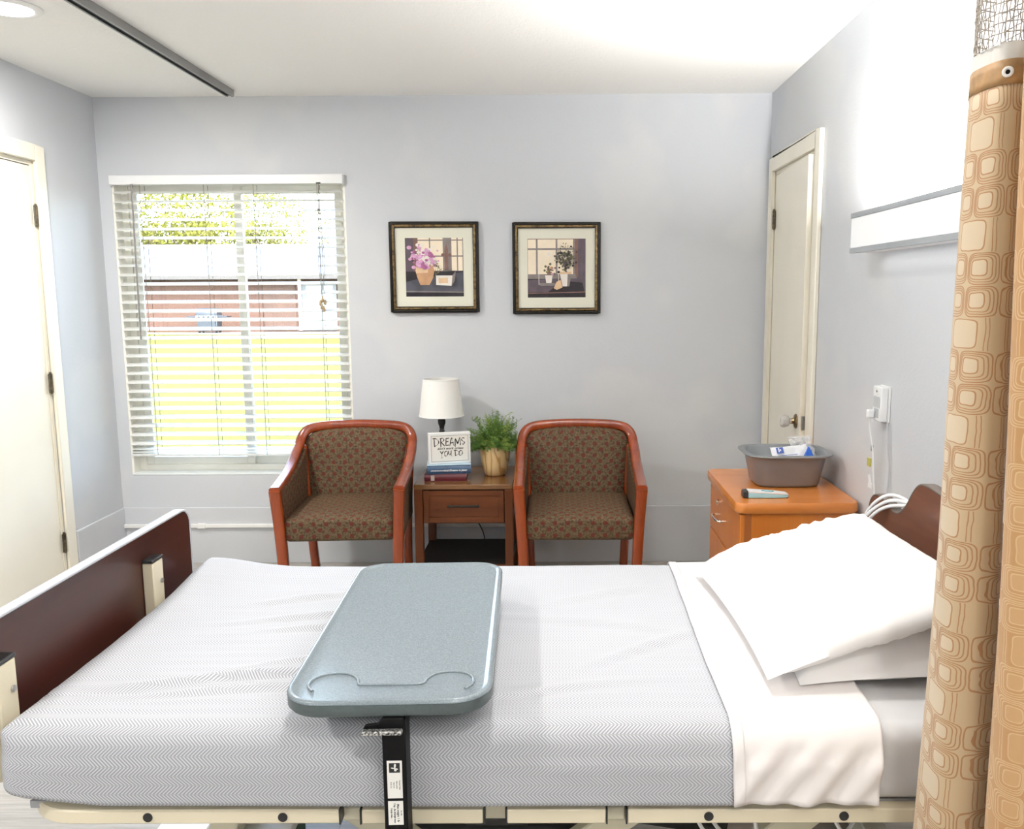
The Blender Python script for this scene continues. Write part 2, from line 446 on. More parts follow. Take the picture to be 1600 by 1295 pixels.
for x in (-.448, -.12, .135, .462):
    m = MB()
    for dy in (-.027, .027): m.cyl((x, dy, -.05), (x - .0, dy, .60 + ZB), .0013, 5)
    for i in range(NS):
        m.cyl((x, -.027, ZT - i * PITCH + ZB - .012), (x, .027, ZT - i * PITCH + ZB + .004), .0006, 4)
    m.build('ladder_cord', M_cord, bl)
M_wand = plain('grey tilt wand', (.22, .20, .20, 1), .35)
m = MB(); m.tube([(-.478, -.05, -.052), (-.481, -.052, -.46), (-.484, -.05, -.84)], .0045, 8); m.cyl((-.478, -.047, -.05), (-.478, -.047, -.068), .0065, 8)
m.build('tilt_wand', M_wand, bl)
m = MB(); cx = .473
for dx, ln in ((-.006, .60), (-.001, .62), (.004, .59), (.008, .61)):
    m.tube(spline([(cx, -.036, -.05), (cx + dx * .6, -.046, -.2), (cx + dx * 2.2, -.048, -.43), (cx + .003 + dx, -.047, -ln)], 5), .0012, 5)
lc = m.build('lift_cord', M_cord, bl)
M_tassel = wood('tassel wood', (.22, .15, .07, 1), (.36, .26, .13, 1))
for k, (dx, dz) in enumerate(((-.012, .655), (.0, .635), (.012, .65), (-.006, .672), (.005, .685))):
    m = MB(); m.lathe([(.002, .015), (.004, .012), (.0075, -.002), (.008, -.012), (.003, -.016)], (cx + dx, -.046 - .004 * (k % 2), -dz), 10)
    m.build('cord_tassel', M_tassel, lc)
m = MB(); m.box(cx - .01, cx + .012, -.046, -.0425, -.052, -.046); m.build('cord_guide', M_dark_iron, bl)

# ------------------------------------------------------------------ outdoors
def lawn_mat():
    t = NT('sunlit grass'); co = t.coord('Object')
    f = t.noise(co, .5, 4, .6); g = t.noise(co, 9, 3, .7)
    c = t.mix(.45, t.ramp(f, [(.35, (.046, .042, .0025, 1)), (.65, (.070, .060, .004, 1))]), t.ramp(g, [(.3, (.022, .034, .003, 1)), (.7, (.075, .064, .005, 1))]))
    t.bsdf(c, .9, 0, None, .1); return t.m
GZ = -.18
m = MB(); m.grid(40, 40, lambda u, v: (-40 + 70 * u, D + TH + .02 + v * 75, GZ - .25 + .25 * clamp(v * 75 / 30) + .04 * nz(u * 14, v * 18)))
struct(m.build('lawn', lawn_mat()), 'bright yellow green lawn outside the window', 'lawn')
def brick_mat():
    t = NT('red brick'); co = t.mapping(t.coord('Object'), (1, 1, 1), (PI / 2, 0, 0)); br = t.n('ShaderNodeTexBrick')
    br.inputs['Scale'].default_value = 1; br.inputs['Brick Width'].default_value = .22; br.inputs['Row Height'].default_value = .075; br.inputs['Mortar Size'].default_value = .008
    br.inputs['Color1'].default_value = (.060, .030, .021, 1); br.inputs['Color2'].default_value = (.050, .025, .017, 1); br.inputs['Mortar'].default_value = (.062, .044, .036, 1)
    t.l(co, br.inputs['Vector']); t.bsdf(br.outputs[0], .9, 0, None, .2); return t.m
HY = 38.0
hb = thing('brick_house', 'low red brick building with a grey shingle roof across the lawn', 'building', (-16, HY, GZ))
m = MB(); m.box(-14, 13, 0, 9, .0, 2.45); m.build('wall', brick_mat(), hb, smooth=0)
M_roof = plain('grey shingles', (.050, .056, .066, 1), .9, var=.35, scale=6)
m = MB(); o_ = [(-.7, 2.50), (4.5, 4.05), (9.7, 2.50), (9.7, 2.40), (-.7, 2.40)]
m.prism(o_, lambda y, z: (-15, y, z), lambda y, z: (14, y, z)); m.build('roof', M_roof, hb, smooth=0)
M_fasc = plain('dark fascia', (.035, .032, .03, 1), .7)
m = MB(); m.box(-15, 14, -.78, -.70, 2.28, 2.50); m.build('gutter', M_fasc, hb)
M_outw = plain('pale door panel', (.055, .065, .07, 1), .5)
dr = MB().box(4.9, 6.4, -.08, .0, .06, 2.15).build('entry_door', M_outw, hb)
m = MB(); m.box(5.1, 5.75, -.10, -.08, 1.0, 2.0).box(5.85, 6.25, -.10, -.08, .3, 2.0); m.build('pane', plain('dim glass', (.32, .38, .41, 1), .15), dr)
MB().box(4.74, 4.86, -.12, .0, .06, 2.4).build('downspout', M_white, hb)
MB().box(3.2, 4.6, -.05, -.0, .06, 2.3).build('brick_pier', plain('brown brick', (.045, .024, .016, 1), .9, var=.2, scale=3), hb)
struct(MB().box(-32, -2, HY - 2.2, HY - .8, GZ - .3, GZ + .03).build('path', plain('pale concrete', (.15, .15, .15, 1), .9, var=.1), smooth=0), 'pale concrete path along the brick building', 'path')
gr = thing('barbecue_grill', 'dark barbecue grill with side shelves beside the brick building', 'barbecue grill', (-14.65, HY - 1.5, GZ + .03))
M_gr = plain('dark blue grey steel', (.009, .013, .019, 1), .5); M_gl = plain('light steel', (.07, .08, .095, 1), .4)
m = MB(); m.box(-.42, .42, -.28, .28, .08, .62); m.build('cabinet', M_gr, gr, bevel=.02)
pf = [(-.3, .0), (-.3, .12), (-.2, .26), (0, .32), (.2, .28), (.3, .14), (.3, 0)]
m = MB(); m.prism(pf, lambda y, z: (-.44, y, z + .72), lambda y, z: (.44, y, z + .72)); m.build('lid', M_gr, gr, bevel=.02)
m = MB(); m.box(-.45, .45, -.33, .3, .60, .74); cp = m.build('control_panel', M_gl, gr, bevel=.01)
for x in (-.3, -.1, .1, .3): MB().cyl((x, -.33, .67), (x, -.37, .67), .035, 10).build('knob', M_black, cp)
for sx in (-1, 1): m = MB(); m.box(min(sx * .46, sx * .86), max(sx * .46, sx * .86), -.27, .25, .66, .71); m.build('side_shelf', M_gr, gr, bevel=.01)
for sx in (-.36, .36):
    for sy in (-.2, .2): MB().cyl((sx - .03, sy, .045), (sx + .03, sy, .045), .045, 12).build('wheel', M_black, gr)

def tree(name, x, y, h, cw, col, label, seed, dens=900, lf=.22, trunk=.16):
    rnd = random.Random(seed)
    t = thing(name, label, 'tree', (x, y, GZ - .05), 0, 'trees beyond the brick building')
    m = MB(); tips = []
    def br(p, d, L, r, lev):
        q = p + d * L
        mid = p + d * L * .5 + Vector((rnd.uniform(-.06, .06), rnd.uniform(-.06, .06), 0)) * L
        m.tube([p, mid, q], [r, r * .82, r * .62], 6 if lev < 2 else 4)
        if lev >= 4: tips.append(q); return
        if lev >= 2: tips.append(q)
        for k in range(3 if lev else 5):
            a = rnd.uniform(0, 2 * PI); sp = rnd.uniform(.45, .85) * (cw / h * 1.6 if lev == 0 else 1)
            dd = (d + Vector((cos(a) * sp, sin(a) * sp, rnd.uniform(-.05, .25)))).normalized()
            br(q, dd, L * rnd.uniform(.62, .8), r * .6, lev + 1)
    br(Vector((0, 0, 0)), Vector((0, 0, 1)), h * .27, trunk, 0)
    m.build('trunk', plain(name + ' bark', (.16, .12, .09, 1), .9), t)
    m = MB()
    for i in range(dens):
        c = rnd.choice(tips) + Vector((rnd.gauss(0, .45), rnd.gauss(0, .45), rnd.gauss(0, .35)))
        if i % 3:
            a = rnd.uniform(0, 2 * PI); q_ = sqrt(rnd.random()); zz = rnd.uniform(-1, 1); c = Vector((cos(a) * q_ * cw / 2 * sqrt(1 - zz * zz * .8), sin(a) * q_ * cw / 3, h * .62 + zz * h * .34))
        for q in range(4):
            e = c + Vector((rnd.gauss(0, .2), rnd.gauss(0, .2), rnd.gauss(0, .2)))
            u = Vector((rnd.uniform(-1, 1), rnd.uniform(-1, 1), rnd.uniform(-1, 1))).normalized(); w = u.orthogonal().normalized()
            m.add([e - u * lf * .6, e + w * lf * .3, e + u * lf * .6, e - w * lf * .3], [(0, 1, 2, 3)])
    if dens:
        tt = NT(name + ' leaf'); cc = tt.ramp(tt.noise(tt.coord('Object'), 1.3, 3), [(.3, tuple(c * .75 for c in col[:3]) + (1,)), (.7, col)])
        b = tt.bsdf(cc, .7, 0, None, .2); tl = tt.n('ShaderNodeBsdfTranslucent'); tt.l(cc, tl.inputs[0]); mx = tt.n('ShaderNodeMixShader'); mx.inputs[0].default_value = .4
        tt.l(b.outputs[0], mx.inputs[1]); tt.l(tl.outputs[0], mx.inputs[2]); tt.l(mx.outputs[0], tt.out.inputs[0])
        m.build('foliage', tt.m, t, smooth=0, weld=False, recalc=False)
    return t
tree('leafy_tree', -23.0, 54.5, 8.9, 8.2, (.125, .125, .018, 1), 'large pale green tree beyond the left end of the brick building', 3, 1500, .24)
tree('leafy_tree', -20.2, 62, 9.0, 6.6, (.125, .13, .02, 1), 'smaller yellow green tree beyond the middle of the brick building', 5, 1100, .22, .12)
tree('bare_tree', -14.0, 56, 10.0, 6, (.14, .135, .04, 1), 'nearly bare tree with thin branches right of the leafy ones', 11, 260, .16, .11)

# ------------------------------------------------------------------ ceiling: track and lights
tr = thing('curtain_track', 'long aluminium curtain track fixed to the ceiling beside the recessed light', 'curtain track', (-1.597, 2.0, H))
m = MB()
m.box(-.020, .020, -3.2, 2.40, -.004, -.0004).box(-.020, -.016, -3.2, 2.40, -.032, -.004).box(.016, .020, -3.2, 2.40, -.032, -.004)
m.box(-.016, -.012, -3.2, 2.40, -.032, -.029).box(.009, .016, -3.2, 2.40, -.032, -.029)
m.build('channel', M_alu, tr, smooth=0)
MB().box(-.0155, .0155, -3.2, 2.39, -.027, -.010).build('slot_liner', M_black, tr, smooth=0)
MB().box(-.021, .021, 2.40, 2.408, -.034, -.0004).build('end_cap', M_white, tr, bevel=.001)
tr2 = thing('curtain_track', 'aluminium ceiling track carrying the patterned cubicle curtains', 'curtain track', (.55, 1.23, H))
m = MB(); a, b = -.35, XR - .55 - .002
m.box(a, b, -.02, .02, -.004, -.0004).box(a, b, -.02, -.016, -.032, -.004).box(a, b, .016, .02, -.032, -.004).box(a, b, -.016, -.006, -.032, -.029).box(a, b, .006, .016, -.032, -.029)
m.build('channel', M_alu, tr2, smooth=0)

LAMPW = [0]
def can(x, y, label, power):
    c = thing('recessed_light', label, 'ceiling light', (x, y, H), 0, 'added round ceiling fill lights' if LAMPW[0] else None)
    m = MB(); m.lathe([(.082, -.0004), (.112, -.0004), (.113, -.004), (.106, -.009), (.090, -.011), (.082, -.006)], n=48, caps=False)
    m.build('trim_ring', M_white, c)
    m = MB(); m.lathe([(.0, -.004), (.084, -.004), (.082, -.009), (.05, -.011), (0, -.0115)], n=48, caps=False)
    m.build('lens', plain('lit lens %d' % LAMPW[0], (.9, .9, .88, 1), .4, emis=(1, .97, .92, 1), estr=9), c)
    L = bpy.data.lights.new('can_lamp', 'AREA'); L.shape = 'DISK'; L.size = .15; L.energy = power; L.color = (1, .965, .91)
    o = bpy.data.objects.new('can_lamp', L); COL.objects.link(o); o.location = (x, y, H - .014)
    LAMPW[0] += 1
can(-1.905, 3.15, 'round white recessed ceiling light at the upper left corner of the photo', 38)
for (x, y, lb) in ((-1.75, .55, 'added unseen recessed fill light above the left side, behind the viewer'), (.35, -.35, 'added unseen recessed fill light right above the viewer'), (-.05, 1.75, 'added unseen recessed fill light over the middle of the bed, above the frame'), (-1.75, -1.7, 'added unseen recessed fill light at the back left of the room'), (.35, -1.7, 'added unseen recessed fill light at the back right of the room')):  # unseen cans, added to fill the room and brighten bed and right wall
    can(x, y, lb, {.55: 25, 1.75: 15}.get(y, 15))
#PART2
# ------------------------------------------------------------------ pictures
M_goldframe = NT('black and gold frame')
_t = M_goldframe; _c = _t.ramp(_t.noise(_t.mapping(_t.coord('Object'), (9, 9, 9)), 6, 4, .7), [(.35, (.035, .022, .010, 1)), (.5, (.16, .10, .035, 1)), (.72, (.30, .21, .08, 1))])
_t.bsdf(_c, .4, .35, None, .4); M_goldframe = M_goldframe.m
M_blackframe = plain('black frame', (.010, .008, .006, 1), .4, var=.3, scale=30, spec=.2)
M_mat = plain('cream mat board', (.72, .71, .60, 1), .8, var=.03, scale=3)
def pc(name, rgb, var=.15, scale=25): return plain(name, srgb(*rgb), .6, var=var, scale=scale, spec=.2)
PM = [pc('print dark mauve', (88, 78, 86)), pc('print window cream', (236, 222, 200), .07, 9), pc('print grey post', (128, 120, 118)), pc('print dark table', (78, 78, 86), .25, 14),
      pc('print terracotta', (186, 146, 112), .12), pc('print pale pink', (206, 158, 192), .2, 60), pc('print deep pink', (160, 98, 138), .2, 60), pc('print white', (226, 220, 212), .06),
      pc('print shadow', (46, 42, 46), .2), pc('print leaf', (96, 94, 72), .3, 60), pc('print tan light', (214, 184, 150), .1), pc('print brown', (120, 92, 84), .15)]
def picture(cx, cz, w, h, label, draw):
    t = thing('framed_picture', label, 'picture', (cx, D, cz), 0, 'framed still life prints on the far wall')
    fw = .032
    def ring(a0, a1, y0, y1, mat, name, bev):
        m = MB()
        m.box(-w / 2 + a0, -w / 2 + a1, y0, y1, -h / 2 + a0, h / 2 - a0).box(w / 2 - a1, w / 2 - a0, y0, y1, -h / 2 + a0, h / 2 - a0)
        m.box(-w / 2 + a1, w / 2 - a1, y0, y1, h / 2 - a1, h / 2 - a0).box(-w / 2 + a1, w / 2 - a1, y0, y1, -h / 2 + a0, -h / 2 + a1)
        return m.build(name, mat, t, bevel=bev)
    ring(0, .014, -.024, -.0005, M_blackframe, 'frame', .003)
    ring(.014, .026, -.022, -.001, M_goldframe, 'frame_moulding', .004)
    ring(.026, .030, -.020, -.001, M_blackframe, 'inner_lip', .001)
    MB().box(-w / 2 + .028, w / 2 - .028, -.012, -.002, -h / 2 + .028, h / 2 - .028).build('mat_board', M_mat, t, smooth=0)
    m = MB(); lay = [0]
    def P(pts, mi):
        lay[0] += 1; y = -.0125 - lay[0] * .00004
        m.poly([(x * .15, y, z * .15) for x, z in pts], mi)
    def rect(x0, x1, z0, z1, mi): P([(x0, z0), (x1, z0), (x1, z1), (x0, z1)], mi)
    def disc(x, z, r, mi, n=14, sz=1.0): P([(x + r * cos(2 * PI * k / n), z + sz * r * sin(2 * PI * k / n)) for k in range(n)], mi)
    draw(rect, P, disc)
    m.build('art_print', PM, t, smooth=0, weld=False, recalc=False)
    return t
def draw1(rect, P, disc):
    r = random.Random(2)
    rect(-1, 1, -1, 1, 0); rect(-.56, .30, -.12, 1, 1); rect(.60, .98, -.12, 1, 1)
    for x in (-.15, .80): rect(x - .02, x + .02, -.12, 1, 2)
    for z in (.92, .38): rect(-.56, .98, z - .02, z + .02, 2)
    rect(.30, .60, -.15, 1, 2); rect(-.72, -.56, -.4, 1, 11)
    rect(-1, 1, -1, -.14, 8); P([(-1, -.5), (-.6, -.4), (1, -.16), (1, -1), (-1, -1)], 3); rect(-1, 1, -.99, -.86, 8); P([(-1, -.80), (1, -.84), (1, -.87), (-1, -.84)], 2)
    P([(.36, -.1), (.36, .62), (.42, .8), (.48, .62), (.48, -.1)], 11)
    for s in (-1, 1): disc(.42 + s * .12, .42, .06, 11)
    P([(-.62, .06), (-.06, .06), (.0, -.1), (-.05, -.35), (-.18, -.6), (-.5, -.6), (-.6, -.35), (-.66, -.1)], 4)
    P([(-.62, .06), (-.06, .06), (.0, -.1), (-.03, -.18), (-.64, -.2), (-.66, -.1)], 10); P([(-.2, .06), (-.06, .06), (.0, -.1), (-.05, -.35), (-.18, -.6), (-.28, -.6)], 4)
    for i in range(110): disc(-.36 + max(-.5, min(.5, r.gauss(0, .22))), .34 + max(-.34, min(.42, r.gauss(0, .18))), r.uniform(.035, .10), r.choice([5, 5, 6, 7]), 8, .8)
    for i in range(30): disc(.1 + r.gauss(0, .08), .0 + r.gauss(0, .14), .018, r.choice([9, 9, 10]), 6)
    for k in range(9): P([(.02 + k * .06, -.3), (.06 + k * .06, -.3), (.04 + k * .07, .0)], 9)
    P([(.05, -.28), (.62, -.28), (.58, -.64), (.05, -.60)], 7); P([(.05, -.28), (.62, -.28), (.74, -.12), (.16, -.16)], 8); P([(.62, -.28), (.74, -.12), (.70, -.46), (.58, -.64)], 2)
    rect(.14, .46, -.54, -.36, 10)
def draw2(rect, P, disc):
    r = random.Random(4)
    rect(-1, 1, -1, 1, 11); rect(-.99, .62, -.2, .98, 1)
    for x in (-.68, .0, .6): rect(x - .03, x + .03, -.2, .98, 2)
    rect(-.99, .62, .62, .68, 2); rect(-1, .7, -.36, -.2, 2); rect(.70, 1, -1, 1, 0); rect(.66, .74, -.3, 1, 11)
    rect(-1, 1, -1, -.36, 8); P([(-1, -.40), (1, -.34), (1, -.8), (-1, -.82)], 0); P([(-.4, -.9), (.2, -.42), (.9, -.5), (1, -1), (-.4, -1)], 8); P([(-1, -.84), (1, -.80), (1, -.83), (-1, -.87)], 11)
    n = 18; arc = [(-.27 + .34 * cos(PI * k / n), .0 + .44 * sin(PI * k / n)) for k in range(n + 1)]
    for k in range(n): P([arc[k], arc[k + 1], (arc[k + 1][0] * .96 - .011, arc[k + 1][1] * .96), (arc[k][0] * .96 - .011, arc[k][1] * .96)], 7)
    rect(.055, .075, -.56, .0, 7); rect(-.62, -.605, -.56, .0, 7); disc(-.27, .5, .05, 7); P([(-.62, -.5), (.07, -.5), (.02, -.6), (-.56, -.6)], 2)
    P([(-.40, -.24), (-.14, -.24), (-.18, -.50), (-.36, -.50)], 7)
    for i in range(36): disc(-.27 + r.gauss(0, .1), -.06 + r.gauss(0, .09), r.uniform(.025, .05), r.choice([5, 9, 9, 4, 11]), 7)
    P([(.10, -.12), (.52, -.12), (.44, -.62), (.20, -.62)], 7); P([(.10, -.12), (.52, -.12), (.51, -.2), (.11, -.2)], 10); P([(.38, -.2), (.51, -.2), (.44, -.62), (.36, -.62)], 2)
    rect(.29, .34, -.12, .3, 8)
    for i in range(120): disc(.32 + r.gauss(0, .15), .30 + r.gauss(0, .16), r.uniform(.02, .05), r.choice([8, 9, 9, 0]), 6)
    for i in range(90):
        a = r.uniform(-.3, PI + .3); q = r.uniform(.15, .52); disc(.32 + q * .8 * cos(a), .34 + q * sin(a), .02, r.choice([9, 9, 8, 2]), 5)
    P([(.0, -.46), (.14, -.40), (.2, -.66), (.0, -.74), (-.1, -.68)], 10)
picture(-.630, 1.583, .462, .462, 'left framed print on the far wall, pink flowers in a clay urn', draw1)
picture(.003, 1.575, .456, .466, 'right framed print on the far wall, potted topiary and glass cloche', draw2)

# ------------------------------------------------------------------ guest chairs
M_cherry = wood('cherry wood', (.165, .021, .004, 1), (.26, .047, .008, 1), .25, 10, (1, 1, .12), .35)
def fabric_chair():
    t = NT('patterned chair fabric'); uv = t.coord('UV'); x, y, _ = t.sep(uv)
    def sq(ox, oy):
        fx = t.math('ABSOLUTE', t.math('SUBTRACT', t.math('FRACT', t.math('ADD', t.math('DIVIDE', x, .056), ox)), .5))
        fy = t.math('ABSOLUTE', t.math('SUBTRACT', t.math('FRACT', t.math('ADD', t.math('DIVIDE', y, .056), oy)), .5))
        d = t.math('ADD', t.math('MAXIMUM', fx, fy), t.math('MULTIPLY', t.math('ADD', fx, fy), .35))
        return t.math('LESS_THAN', t.math('ADD', d, t.math('MULTIPLY', t.noise(uv, 160, 1), .10)), .29)
    s = t.math('MAXIMUM', sq(0, 0), sq(.5, .5))
    sp = t.n('ShaderNodeTexVoronoi'); sp.inputs['Scale'].default_value = 150; t.l(uv, sp.inputs['Vector'])
    fl = t.noise(uv, 95, 3, .7)
    base = t.ramp(fl, [(.36, (.030, .022, .012, 1)), (.48, (.085, .058, .031, 1)), (.64, (.135, .092, .050, 1))])
    sqc = t.mix(t.math('GREATER_THAN', t.noise(uv, 300, 1), .55), (.110, .026, .017, 1), (.070, .017, .012, 1))
    c = t.mix(s, base, sqc)
    h = t.math('ADD', t.noise(uv, 900, 1), t.math('MULTIPLY', s, .5))
    t.bsdf(c, .75, 0, t.bump(h, .35, .001), .2, 0, .0); return t.m
M_chfab = fabric_chair()
def make_chair(loc, rz, label):
    t = thing('guest_armchair', label, 'chair', loc, rz, 'cherry wood guest armchairs along the far wall')
    # local: x across, y=0 front, +y towards the wall
    half = [((.272, -.002, .588), (1, 0, 0)), ((.274, .10, .598), (1, 0, 0)), ((.277, .24, .617), (1, 0, 0)), ((.279, .36, .645), (1, 0, 0)), ((.280, .46, .682), (1, 0, 0)), ((.278, .515, .706), (1, 0, .1))]
    up = [((.278, .515, .706), (1, 0, .1)), ((.274, .545, .735), (1, 0, .3)), ((.256, .566, .765), (.75, 0, .65)), ((.222, .580, .781), (.3, 0, 1)), ((.15, .588, .790), (.08, 0, 1)), ((.0, .590, .795), (0, 0, 1))]
    full = up + [((-p[0], p[1], p[2]), (-n[0] if i else -1, n[1], n[2])) for i, (p, n) in reversed(list(enumerate(up[:-1])))]
    def dens(seq, k=5):
        a = spline([p for p, _ in seq], k); b = spline([n for _, n in seq], k); return a, b
    a, b = dens(full); MB().sweep(a, b, .046, .036, ch=.009).build('back_rail', M_cherry, t, smooth=50)
    for s in (1, -1):
        a, b = dens([((s * p[0], p[1], p[2]), (s, 0, 0)) for p, n in half])
        MB().sweep(a, b, [lerp(.050, .046, i / (len(a) - 1)) for i in range(len(a))], .036, ch=.009).build('armrest', M_cherry, t, smooth=50)
        fl = [((s * .272, .006, .590), (s, 0, 0)), ((s * .270, .012, .54), (s, 0, 0)), ((s * .262, .022, .40), (s, 0, 0)), ((s * .254, .026, .2), (s, 0, 0)), ((s * .250, .026, .0), (s, 0, 0))]
        a, b = dens(fl, 4); MB().sweep(a, b, [lerp(.050, .042, i / (len(a) - 1)) for i in range(len(a))], .042, ch=.006).build('leg', M_cherry, t, smooth=50)
        rl = [((s * .268, .535, .70), (s, 0, 0)), ((s * .255, .53, .52), (s, 0, 0)), ((s * .246, .53, .34), (s, 0, 0)), ((s * .240, .55, .16), (s, 0, 0)), ((s * .236, .585, .0), (s, 0, 0))]
        a, b = dens(rl, 4); MB().sweep(a, b, .040, .038, ch=.006).build('leg', M_cherry, t, smooth=50)
        # upholstered side under the arm
        prf = [(.034, .345), (.034, .572), (.12, .585), (.24, .602), (.36, .630), (.47, .672), (.515, .69), (.515, .345)]
        m = MB(); mx = lambda y: lerp(.268, .262, y / .5)
        m.loft([[(s * (mx(y) + o), y, z) for y, z in prf] for o in (-.016, .010)])
        for i in range(len(m.uv)): m.uv[i] = [(m.v[k][1], m.v[k][2]) for k in m.f[i]]
        m.build('side_panel', M_chfab, t, bevel=.006, smooth=50)
    def crown(p):
        k = (1 - (p.x / .245) ** 4) * (1 - (p.y / .25) ** 4); k = max(k, 0)
        return (p.x * (1 + .0), p.y - (.006 * k if p.y < -.2 else 0), p.z + (.018 * k if p.z > 0 else 0))
    MB().rbox(.486, .50, .105, .022, (14, 14, 3), crown).build('seat', M_chfab, t, (0, .262, .402), smooth=60)
    # backrest following the arch
    m = MB(); NU, NV = 26, 22
    def hw(v):
        z = lerp(.40, .782, v); w = lerp(.215, .262, clamp((z - .40) / .28) ** .8)
        if z > .69: q = (z - .69) / .094; w = w - .105 * (1 - sqrt(max(0, 1 - min(q, 1) ** 2.6)))
        return z, w
    def fr(u, v):
        z, w = hw(v); uu = 2 * u - 1
        e = max(0, (1 - abs(uu) ** 5) * (1 - abs(2 * v - 1) ** 6))
        zz = z - .012 * uu * uu * clamp((v - .8) * 5)
        return (uu * w, lerp(.492, .572, v) - .030 * e, zz)
    def bk(u, v):
        x, y, z = fr(u, v); return (x, lerp(.492, .572, v) + .022, z)
    uvf = lambda u, v: ((2 * u - 1) * .25, lerp(.40, .782, v))
    m.grid(NU, NV, fr, 0, uvf); m.grid(NU, NV, bk, 0, uvf)
    for k in range(NU):
        for v in (0, 1): m.add([fr(k / NU, v), fr((k + 1) / NU, v), bk((k + 1) / NU, v), bk(k / NU, v)], [(0, 1, 2, 3)], 0, [(0, 0)] * 4)
    for k in range(NV):
        for u in (0, 1): m.add([fr(u, k / NV), fr(u, (k + 1) / NV), bk(u, (k + 1) / NV), bk(u, k / NV)], [(0, 1, 2, 3)], 0, [(0, 0)] * 4)
    m.build('backrest', M_chfab, t, smooth=60)
    return t
ch1 = make_chair((-.974, 3.722, 0), math.radians(3.2), 'cherry framed upholstered armchair in front of the window')
copy_tree(ch1, (.103, 3.722, 0), 0.0, 'cherry framed upholstered armchair between the end table and the bedside cabinet')

# ------------------------------------------------------------------ end table
M_walnut = wood('brown end table wood', (.075, .018, .004, 1), (.130, .036, .008, 1), .36, 9, (.1, 1, 1), .08, .35)
M_walnut_v = wood('brown end table wood upright', (.085, .021, .005, 1), (.14, .038, .010, 1), .36, 9, (1, 1, .1), .08, .35)
M_walnut_t = wood('brown table top', (.13, .055, .018, 1), (.19, .088, .032, 1), .25, 7, (.1, 1, 1), .4)
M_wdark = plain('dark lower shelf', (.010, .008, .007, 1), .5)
et = thing('end_table', 'square brown wooden end table with one drawer between the two armchairs', 'table', (-.450, 4.268, 0))
W2, D2 = .238, .230
MB().box(-W2, W2, -D2, D2, .516, .540).build('table_top', M_walnut_t, et, bevel=.003)
for sx in (-1, 1):
    for sy in (-1, 1):
        MB().box(min(sx * W2, sx * (W2 - .040)), max(sx * W2, sx * (W2 - .040)), min(sy * D2, sy * (D2 - .040)) + (.002 if sy < 0 else 0), max(sy * D2, sy * (D2 - .040)), 0, .516).build('leg', M_walnut_v, et, bevel=.0025)
m = MB(); m.box(-W2 + .004, -W2 + .020, -D2 + .04, D2 - .04, .345, .516).box(W2 - .020, W2 - .004, -D2 + .04, D2 - .04, .345, .516).box(-W2 + .04, W2 - .04, D2 - .02, D2 - .004, .345, .516).box(-W2 + .04, W2 - .04, -D2 + .02, D2 - .02, .345, .352)
m.build('case', M_walnut, et, smooth=0)
m = MB(); x0, x1, z0, z1 = -W2 + .044, W2 - .044, .352, .510; y0 = -D2 + .006; bw = .026
m.box(x0, x0 + bw, y0, y0 + .018, z0, z1).box(x1 - bw, x1, y0, y0 + .018, z0, z1).box(x0 + bw, x1 - bw, y0, y0 + .018, z0, z0 + bw).box(x0 + bw, x1 - bw, y0, y0 + .018, z1 - bw, z1).box(x0 + bw, x1 - bw, y0 + .005, y0 + .018, z0 + bw, z1 - bw)
dw = m.build('drawer', M_walnut, et, bevel=.0015)
m = MB(); zc = .437
for x in (-.062, .062): m.cyl((x, y0 + .006, zc), (x, y0 - .018, zc), .0042, 10)
m.cyl((-.076, y0 - .018, zc), (.076, y0 - .018, zc), .0052, 12); m.build('handle', M_dark_iron, dw)
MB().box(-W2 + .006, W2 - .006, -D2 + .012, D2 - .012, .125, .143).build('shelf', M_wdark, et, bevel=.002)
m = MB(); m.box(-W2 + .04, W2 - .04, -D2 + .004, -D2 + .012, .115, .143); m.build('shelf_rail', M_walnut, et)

# lamp
lm = thing('table_lamp', 'small table lamp with white drum shade and black turned base on the end table', 'lamp', (-.587, 4.345, .5402))
m = MB(); m.lathe([(0, 0), (.062, 0), (.064, .006), (.060, .014), (.030, .022), (.014, .034), (.012, .05), (.018, .06), (.012, .07), (.010, .09), (.016, .12), (.021, .15), (.019, .18), (.011, .205), (.016, .212), (.011, .220), (.013, .235), (.019, .252), (.020, .268), (.014, .28), (.024, .286), (.024, .290), (.010, .296), (.010, .34), (0, .34)], n=28)
m.build('base', M_blackplastic, lm)
sh = NT('white lamp shade'); co = sh.coord('Object'); h = sh.noise(sh.mapping(co, (1, 1, 1)), 500, 1)
b = sh.bsdf((.92, .915, .89, 1), .85, 0, sh.bump(h, .15, .001), .15); tl = sh.n('ShaderNodeBsdfTranslucent'); tl.inputs[0].default_value = (.85, .82, .75, 1); mx = sh.n('ShaderNodeMixShader'); mx.inputs[0].default_value = .12
sh.l(b.outputs[0], mx.inputs[1]); sh.l(tl.outputs[0], mx.inputs[2]); sh.l(mx.outputs[0], sh.out.inputs[0])
m = MB(); m.lathe([(.1135, .290), (.0905, .480), (.089, .480), (.112, .290), (.1135, .290)], n=56, caps=False)
ls = m.build('lamp_shade', sh.m, lm)
m = MB()
for r, z in ((.1139, .2925), (.0909, .4775)): MB().tube([(r * cos(2 * PI * k / 48), r * sin(2 * PI * k / 48), z) for k in range(48)], .0022, 6, closed=True).build('shade_trim', M_white, ls)
for k in range(3): m.cyl((0, 0, .33), (.095 * cos(k * 2.1), .095 * sin(k * 2.1), .455), .0012, 5)
m.build('shade_spider', M_steel, ls)
m = MB(); m.tube(spline([(.055, .02, .012), (.09, .12, .008), (.105, .156, .008), (.110, .1615, -.03), (.114, .1605, -.19), (.132, .150, -.245), (.165, .148, -.31), (.195, .1505, -.39), (.20, .1515, -.535)], 8), .0028, 6)
m.build('cord', M_blackplastic, lm)

